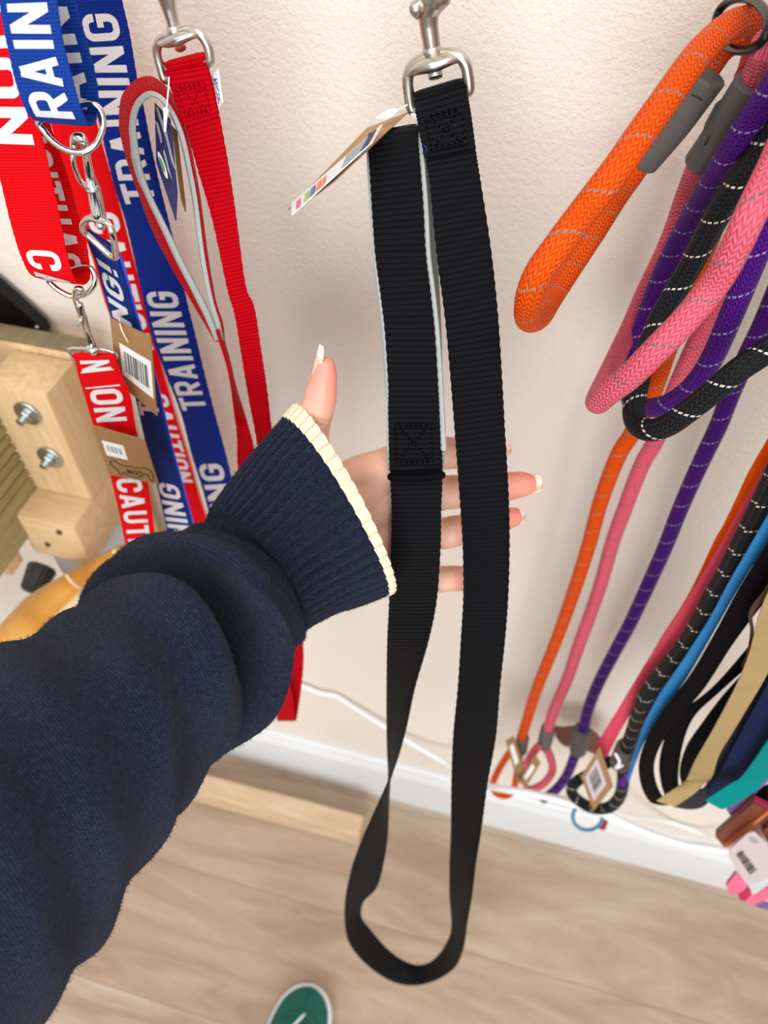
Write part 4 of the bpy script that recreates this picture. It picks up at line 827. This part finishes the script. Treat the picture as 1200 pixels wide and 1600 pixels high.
plate('card', [P(x, y, .290) for x, y in ((1168, 1302), (1178, 1299), (1203, 1322), (1206, 1366), (1178, 1382), (1166, 1381), (1138, 1338), (1139, 1328))], M['stickerpink'], lb, 0.0008)
Q = Quad(P(1139, 1330, .2885), P(1170, 1302, .2885), P(1200, 1345, .2885), P(1168, 1378, .2885))
Q.bars('barcode', .12, .35, .42, .88, M['ink'], lb, 9, 0.0002) if False else None
Q2 = Quad(P(1150, 1336, .2885), P(1160, 1329, .2885), P(1184, 1360, .2885), P(1172, 1369, .2885))
bm = bmesh.new()
for i in range(9):
    v0_ = i/9+.01; v1_ = v0_+(.05 if i % 3 else .085); bm.faces.new([bm.verts.new(Q2.at(u_, v_, .0003)) for u_, v_ in ((.05, v0_), (.95, v0_), (.95, v1_), (.05, v1_))])
bmobj('barcode', bm, M['ink'], lb, False)
Q3 = Quad(P(1172, 1306, .2885), P(1190, 1318, .2885), P(1186, 1326, .2885), P(1168, 1312, .2885))
for i in range(3): Q3.rect('print_line', .08, .1+.3*i, .85-.15*i, .2+.3*i, M['igry'], lb, 0.0002)
bo = thing('bow', 'pink ribbon bow at the lower right corner above the floor', 'bow', P(1160, 1390, .30))
for nm, mt, rw in (('bow_loop', 'fbow', [(1150, 1361, 1134, 1382), (1158, 1372, 1140, 1392), (1167, 1384, 1148, 1398)]), ('bow_knot', 'fbowdark', [(1168, 1384, 1152, 1395), (1172, 1390, 1156, 1403), (1174, 1396, 1162, 1406)]), ('bow_tail', 'fbow', [(1166, 1396, 1160, 1404), (1180, 1398, 1176, 1412), (1200, 1384, 1200, 1404), (1240, 1360, 1240, 1384)])):
    Ribbon(rows(.30, *rw), 5).build(nm, M[mt], bo, 0.004 if nm != 'bow_tail' else 0.002)
strap('lilac_ribbon', 'lilac ribbon below the pink bow at the right edge', 'ribbon', .305, 'flilac', [(1178, 1408, 1182, 1416), (1195, 1410, 1198, 1420), (1230, 1410, 1230, 1425)])
# ================================================================== PERSON: hand, sleeve
def hz_(x, y, d):        # the palm lies tilted, parallel to the hanging lead
    return d + (y-690)*0.00021*max(0, min(1, (x-380)/150)) + 0.010*max(0, min(1, (x-480)/80))
def chain(bm, pts, seg=16):
    pts = [(x, y, r, hz_(x, y, d)) for x, y, r, d in pts]
    q = [PD(x, y, d) for x, y, r, d in pts]; rr = [r*d/F for x, y, r, d in pts]; bmtube(bm, q, rr, seg=seg, sub=4)
bm = bmesh.new(); hd = .423
FING = [[(628, 726, 31, hd), (690, 709, 26, hd-.002), (712, 708, 25.5, hd-.001), (755, 706, 22, hd+.004), (779, 703, 17, hd+.008)],
        [(636, 776, 31, hd), (690, 770, 28.5, hd-.001), (705, 769, 27.5, hd), (760, 765, 25, hd), (806, 758, 22, hd+.001), (824, 756, 18, hd+.002)],
        [(634, 832, 29, hd), (690, 833, 26, hd), (705, 831, 25.5, hd), (755, 820, 22, hd+.003), (792, 810, 18, hd+.004), (803, 808, 15.5, hd+.005)],
        [(628, 890, 29, hd+.001), (680, 904, 22, hd+.001), (704, 904, 21, hd), (740, 903, 18.5, hd+.002), (760, 901, 15, hd+.004)]]
for f in FING: chain(bm, f)
for a, b in (((470, 840), (632, 728)), ((475, 850), (636, 776)), ((478, 860), (634, 830)), ((480, 868), (624, 878))):
    chain(bm, [(a[0], a[1], 44, .43), ((a[0]+b[0])/2, (a[1]+b[1])/2, 40, .428), (b[0]-20, b[1], 33, hd+.004), (b[0], b[1], 30, hd+.002)])
chain(bm, [(500, 840, 50, .428), (520, 790, 46, .424), (545, 745, 26, .426), (600, 728, 28, .425)])
chain(bm, [(500, 850, 46, .424), (492, 770, 44, .420), (482, 700, 34, .418), (488, 664, 28, .416), (497, 636, 27, .414), (502, 612, 25.5, .412), (507, 589, 20.5, .411), (509, 570, 15.5, .410)])
chain(bm, [(400, 905, 74, .425), (470, 860, 62, .427), (520, 820, 52, .428)])
chain(bm, [(250, 985, 100, .40), (330, 945, 88, .41), (400, 905, 74, .425)])
me = bpy.data.meshes.new('m'); bm.to_mesh(me); bm.free()
tmp = bpy.data.objects.new('tmp', me); COL.objects.link(tmp)
md = tmp.modifiers.new('r', 'REMESH'); md.mode = 'VOXEL'; md.voxel_size = 0.0011; md.adaptivity = 0
sm = tmp.modifiers.new('s', 'SMOOTH'); sm.iterations = 9; sm.factor = 0.5
me2 = bpy.data.meshes.new_from_object(tmp.evaluated_get(bpy.context.evaluated_depsgraph_get())); bpy.data.objects.remove(tmp)
tips = [PD(x_, y_, hz_(x_, y_, d_)) for x_, y_, d_ in ((783, 703, hd), (828, 756, hd), (806, 807, hd), (762, 901, hd), (508, 580, .41))]
cre = []                                  # flexion creases: centre, axis, half width
for f, idx in ((0, 2), (1, 2), (2, 2), (3, 2)):
    HP = lambda q_: PD(q_[0], q_[1], hz_(q_[0], q_[1], q_[3])); a = HP(FING[f][idx]); ax_ = (HP(FING[f][idx+1])-HP(FING[f][idx-1])).normalized()
    cre += [(a-ax_*.0030, ax_, .013), (a-ax_*.0008, ax_, .013)]
for (px, py) in ((806, 758),): cre.append((HP((px, py, 0, hd)), (HP((824, 756, 0, hd))-HP((760, 765, 0, hd))).normalized(), .012))
thj = HP((497, 640, 0, .414)); tax = (HP((502, 612, 0, .412))-HP((488, 664, 0, .416))).normalized(); cre += [(thj, (tax+V((.3, 0, 0))).normalized(), .014), (thj-tax*.003, (tax+V((.3, 0, 0))).normalized(), .014)]
co_ = me2.color_attributes.new('Col', 'FLOAT_COLOR', 'POINT')
base, redd, pal = V(lin(232, 182, 158)), V(lin(238, 138, 122)), V(lin(222, 170, 146))
for i, v_ in enumerate(me2.vertices):
    c = v_.co; nn = v_.normal
    for (a, axx, rad_) in cre:
        dv = c-a; s_ = dv.dot(axx)
        if abs(s_) < .0011 and dv.length < rad_: v_.co = v_.co - nn*(.00045*(1-abs(s_)/.0011))
    k_ = min((c-t_).length for t_ in tips); f = max(0, min(1, 1-(k_-.006)/.024))
    q = base.lerp(redd, f*.85)
    co_.data[i].color = (q.x, q.y, q.z, 1)
person = link('person', me2, M['skin']); me2.materials.clear(); me2.materials.append(M['skin'])
prep(person, 'person reaching in from the left, navy knit sleeve, open hand behind the black lead', 'person')
def nail(pos, along, across, nrm, L, W, mats=('nail', 'nailtip')):
    vs, fs = [], []; nu, nv = 8, 10
    for j in range(nv+1):
        t_ = j/nv
        wv = W*(1 if t_ < .6 else math.sqrt(max(0.02, 1-((t_-.6)/.4)**2)))*(0.85+.15*min(1, t_*4))
        for i in range(nu+1):
            s_ = i/nu*2-1
            vs.append(pos+along*(L*t_)+across*(wv*s_)+nrm*(W*.45*(1-s_*s_)-W*.1*t_*t_))
    k2 = len(vs)
    for p in list(vs): vs.append(p-nrm*.0005)
    wn = nu+1
    for j in range(nv):
        for i in range(nu):
            a = j*wn+i; fs.append((a, a+1, a+wn+1, a+wn)); fs.append((k2+a, k2+a+wn, k2+a+wn+1, k2+a+1))
    rim = [i for i in range(wn)]+[j*wn+nu for j in range(1, nv+1)]+[nv*wn+i for i in range(nu-1, -1, -1)]+[j*wn for j in range(nv-1, 0, -1)]
    for i in range(len(rim)):
        a, b = rim[i], rim[(i+1) % len(rim)]; fs.append((b, a, k2+a, k2+b))
    o = link('fingernail', mesh(vs, fs), M[mats[0]], person)
    o.data.materials.append(M[mats[1]])
    for p in o.data.polygons:
        c = sum((V(vs[i]) for i in p.vertices), V((0, 0, 0)))/len(p.vertices)
        if (c-pos).dot(along) > L*.68: p.material_index = 1
    return o
vd = ray(800, 760).normalized(); upv = (MC @ V((0, 1, 0)))
for (x, y, x2, y2, r_, dd) in ((771, 704, 799, 700, 13, hd+.008), (816, 757, 849, 755, 15, hd+.003), (792, 809, 821, 804, 13, hd+.006), (750, 902, 778, 899, 11, hd+.005)):
    dd = hz_(x, y, dd); a = PD(x, y, dd); b = PD(x2, y2, dd); al = (b-a).normalized(); ac = al.cross(vd).normalized()
    nail(a+vd*(r_*dd/F*.55), al, ac, vd, (b-a).length, r_*dd/F)
a = HP((488, 593, 0, .410)); b = HP((500, 538, 0, .410)); al = (b-a).normalized(); nr = -(MC @ V((1, 0, 0))); nr = (nr-al*nr.dot(al)).normalized()*1.0; nr = (nr - vd*0.45).normalized(); ac = al.cross(nr).normalized()
nail(a-nr*.0012, al, ac, nr, (b-a).length, .0046)
# sleeve: rings from cuff to upper arm -- L, R, depth, hand-ward offset of the near side, relative depth radius, rib amount
S = [((460, 638), (612, 922), .425, (20, -14), .62, 1), ((441, 657), (602, 929), .423, (18, -14), .62, 1), ((405, 698), (561, 945), .420, (18, -14), .62, 1), ((370, 744), (520, 960), .416, (22, -16), .66, 1), ((330, 796), (476, 984), .411, (28, -20), .74, .8), ((318, 812), (466, 996), .414, (34, -26), .66, .15),
     ((300, 832), (461, 1012), .413, (44, -34), .64, 0), ((270, 846), (443, 1032), .409, (60, -44), .76, 0), ((232, 850), (418, 1052), .402, (76, -54), .92, 0), ((198, 855), (404, 1082), .397, (92, -60), .96, 0), ((168, 874), (399, 1112), .394, (106, -68), .92, 0), ((152, 898), (380, 1150), .393, (116, -74), .78, 0), ((147, 922), (340, 1186), .393, (112, -72), .56, 0), ((158, 932), (312, 1200), .394, (86, -54), .36, 0),
     ((152, 930), (303, 1206), .386, (104, -70), .60, 0), ((138, 937), (296, 1216), .372, (120, -80), .92, 0), ((88, 968), (264, 1264), .364, (96, -60), .95, 0), ((22, 1006), (232, 1322), .354, (84, -50), .97, 0), ((-50, 1044), (182, 1402), .340, (70, -40), 1, 0), ((-130, 1100), (128, 1482), .325, (60, -34), 1, 0), ((-230, 1190), (72, 1575), .308, (50, -26), 1, 0), ((-360, 1330), (-20, 1720), .290, (40, -20), 1, 0), ((-520, 1520), (-140, 1900), .27, (30, -14), 1, 0)]
def sleeve_pt_rows():
    A_, B_, C_, rib = [], [], [], []
    for (l, r_, d, off, rb_, rbm) in S:
        tl = 0.022*max(0, min(1, (l[0]-200)/150)); pl, pr = PD(*l, d-tl*.3), PD(*r_, d+tl); c = (pl+pr)/2; a = (pr-pl)/2
        cx, cy = (l[0]+r_[0])/2, (l[1]+r_[1])/2; vdir = ray(cx, cy).normalized()
        o = PD(cx+off[0], cy+off[1], d)-PD(cx, cy, d); b = -vdir*(a.length*rb_)+o
        A_.append(a); B_.append(b); C_.append(c); rib.append(V((rbm, 0, 0)))
    return A_, B_, C_, rib
A_, B_, C_, RB = sleeve_pt_rows()
def sleeve_mesh(t0, t1, step, seg, outward=0.0, ribs=46, thick=0.0025, ribamp=0.0024, inner=True):
    n = max(2, int((t1-t0)/step)); vs, uv, fs = [], [], []; v_acc = 0; pc_ = None
    for j in range(n+1):
        t_ = t0+(t1-t0)*j/n; a, b, c = cr(A_, t_), cr(B_, t_), cr(C_, t_); rm_ = max(0, min(1, cr(RB, t_).x))
        if pc_ is not None: v_acc += (c+b-pc_).length
        pc_ = c+b; rad_ = a.length
        for i in range(seg+1):
            th = 2*math.pi*i/seg; dirv = a*math.cos(th)+b*math.sin(th); un = dirv.normalized()
            wob = 0.0012*math.sin(3*th+t_*1.7)+0.001*math.sin(5*th-t_*2.3)
            fold = 0.0022*math.sin(2.2*t_*2+2*th)*(1-rm_) if t_ > 13.6 else 0.0016*math.sin(t_*2.4+1.5*math.sin(th*2))*(1-rm_)
            rg = (abs(math.cos(ribs*th/2))**0.7-0.5)*ribamp*rm_
            vs.append(c+dirv+un*(rg+outward+wob*(0.3+0.7*(1-rm_))+fold)); uv.append((i/seg*2*math.pi*rad_, v_acc))
    W_ = seg+1
    for j in range(n):
        for i in range(seg): fs.append((j*W_+i, j*W_+i+1, (j+1)*W_+i+1, (j+1)*W_+i))
    if inner:       # roll the hem inside
        k0 = len(vs); c0 = cr(C_, t0)
        for q_, (dd_, tt) in enumerate(((.0012, -.0), (.0030, .15), (.0030, .8))):
            t_ = t0+tt; a, b, c = cr(A_, t_), cr(B_, t_), cr(C_, t_)
            for i in range(seg+1):
                th = 2*math.pi*i/seg; dirv = a*math.cos(th)+b*math.sin(th); un = dirv.normalized(); rg = (abs(math.cos(ribs*th/2))**0.7-0.5)*ribamp*.8
                vs.append(c+dirv-un*(dd_-rg)); uv.append((i/seg*2*math.pi*a.length, -.001*q_))
            prev = 0 if q_ == 0 else k0+(q_-1)*W_; cur = k0+q_*W_
            for i in range(seg): fs.append((cur+i, cur+i+1, prev+i+1, prev+i))
    return vs, fs, uv
vs, fs, uv = sleeve_mesh(0.9, len(S)-1.0, 0.045, 460, inner=False)
sleeve = link('sweater_sleeve', mesh(vs, fs, uv), M['knit'], person)
svs, W_ = vs, 461
vs, fs, uv = sleeve_mesh(0.0, 0.98, 0.06, 460, outward=0.0008)
trim = link('cuff_trim', mesh(vs, fs, uv), M['cream'], sleeve)
trim['label'] = 'cream ribbed cuff edge'
# loose fibres standing off the knit
fv, ff = [], []; nrow = len(svs)//W_; rnd = random.Random(5)
for q_ in range(36000):
    j = rnd.randrange(2, nrow-2); i = rnd.randrange(0, W_-1); p = svs[j*W_+i]; a = svs[j*W_+i+1]-p; b = svs[(j+1)*W_+i]-p; nn = a.cross(b)
    if nn.length < 1e-12: continue
    nn.normalize(); ctr = cr(C_, 0.9+(len(S)-1.9)*j/(nrow-1))
    if nn.dot(p-ctr) < 0: nn = -nn
    Lf = rnd.uniform(.0008, .0021)*(1.6 if rnd.random() < .04 else 1)
    dirv = (nn+V((rnd.uniform(-1, 1), rnd.uniform(-1, 1), rnd.uniform(-1, 1)))*.9).normalized(); sd = dirv.orthogonal().normalized()*.00009
    mid = p+dirv*Lf*.55; tip = p+(dirv+V((rnd.uniform(-1, 1), rnd.uniform(-1, 1), rnd.uniform(-1, 1)))*.5).normalized()*Lf
    k_ = len(fv); fv += [p-sd, p+sd, mid+sd*.8, mid-sd*.8, tip]; ff += [(k_, k_+1, k_+2, k_+3), (k_+3, k_+2, k_+4)]
fz = link('fuzz', mesh(fv, ff), M['fuzz'], sleeve, False); fz['kind'] = 'stuff'
# ================================================================== SHOE
toe = PF(489, 1537, .02); sh = thing('shoe', 'green suede trainer with white sole edge on the floor, toe showing', 'shoe', V((toe.x, toe.y-.14, 0)))
def outline(sv):     # half widths along the shoe, sv 0 at toe .. 1 at heel
    T = [(0, 0), (.012, .016), (.035, .027), (.08, .038), (.16, .046), (.28, .049), (.42, .044), (.6, .037), (.8, .036), (.92, .031), (.98, .018), (1, 0)]
    for (a, b), (c, d) in zip(T, T[1:]):
        if sv <= c: return b+(d-b)*(sv-a)/(c-a)
    return 0
LS = .285; ang = math.radians(2)
def sp(sv, x, z):
    cx = -.006*math.sin(sv*3.0); lx, ly = cx+x, -sv*LS
    return V((toe.x+lx*math.cos(ang)-ly*math.sin(ang), toe.y+lx*math.sin(ang)+ly*math.cos(ang), z))
svals = [0, .004, .012, .025, .04, .06, .09, .13, .18, .24, .32, .42, .52, .62, .72, .82, .9, .95, .98, .995, 1]
def shell(name, prof, mat, closed_top=True):   # prof: list of (width scale, inset, z function)
    vs, fs = [], []; nr = len(prof); m = 0
    loop = [(s_, 1) for s_ in svals]+[(s_, -1) for s_ in reversed(svals[1:-1])]
    for (ins, zf) in prof:
        for (s_, sg) in loop:
            ss = s_*(1-2*ins/LS)+ins/LS; vs.append(sp(ss, sg*max(0, outline(s_)-ins), zf(s_)))
    n_ = len(loop)
    for r_ in range(nr-1):
        for i in range(n_): fs.append((r_*n_+i, r_*n_+(i+1) % n_, (r_+1)*n_+(i+1) % n_, (r_+1)*n_+i))
    if closed_top: fs.append(tuple(range((nr-1)*n_, nr*n_)))
    fs.append(tuple(reversed(range(n_))))
    bm = bmesh.new(); bm.from_mesh(mesh(vs, fs)); return bmobj(name, bm, mat, sh, True, 35)
shell('sole', [(0.002, lambda s: 0.0), (0, lambda s: .003), (0, lambda s: .024), (.0015, lambda s: .027), (.005, lambda s: .028)], M['shoewhite'])
hz = lambda s: .030+.03*min(1, s/.18)**.7+.035*max(0, min(1, (s-.2)/.3))
shell('upper', [(.0045, lambda s: .026), (.005, lambda s: .034), (.008, lambda s: .026+(hz(s)-.026)*.55), (.014, lambda s: .026+(hz(s)-.026)*.82), (.022, lambda s: .026+(hz(s)-.026)*.95), (.032, lambda s: hz(s))], M['shoegreen'])
for i in range(5):
    s_ = .24+.05*i; z_ = hz(s_)+.003
    tube('lace', [sp(s_, -.017, z_-.002), sp(s_+.006, 0, z_+.003), sp(s_+.012, .017, z_-.002)], .0022, M['shoewhite'], sh, seg=8)
tube('lace', [sp(.16, .006, hz(.16)+.003), sp(.185, .002, hz(.185)+.004), sp(.22, -.004, hz(.22)+.004)], .002, M['shoewhite'], sh, seg=8)
tube('toe_seam', [sp(.20, -.030, .050), sp(.17, -.015, .060), sp(.165, 0, .062), sp(.17, .015, .060), sp(.20, .030, .050)], .0012, M['shoegreen'], sh, seg=8)
tube('collar', [sp(.55+.2*math.cos(i*math.pi/6), .026*math.sin(i*math.pi/6), .098) for i in range(12)], .006, M['shoein'], sh, seg=10, closed=True, sub=3)
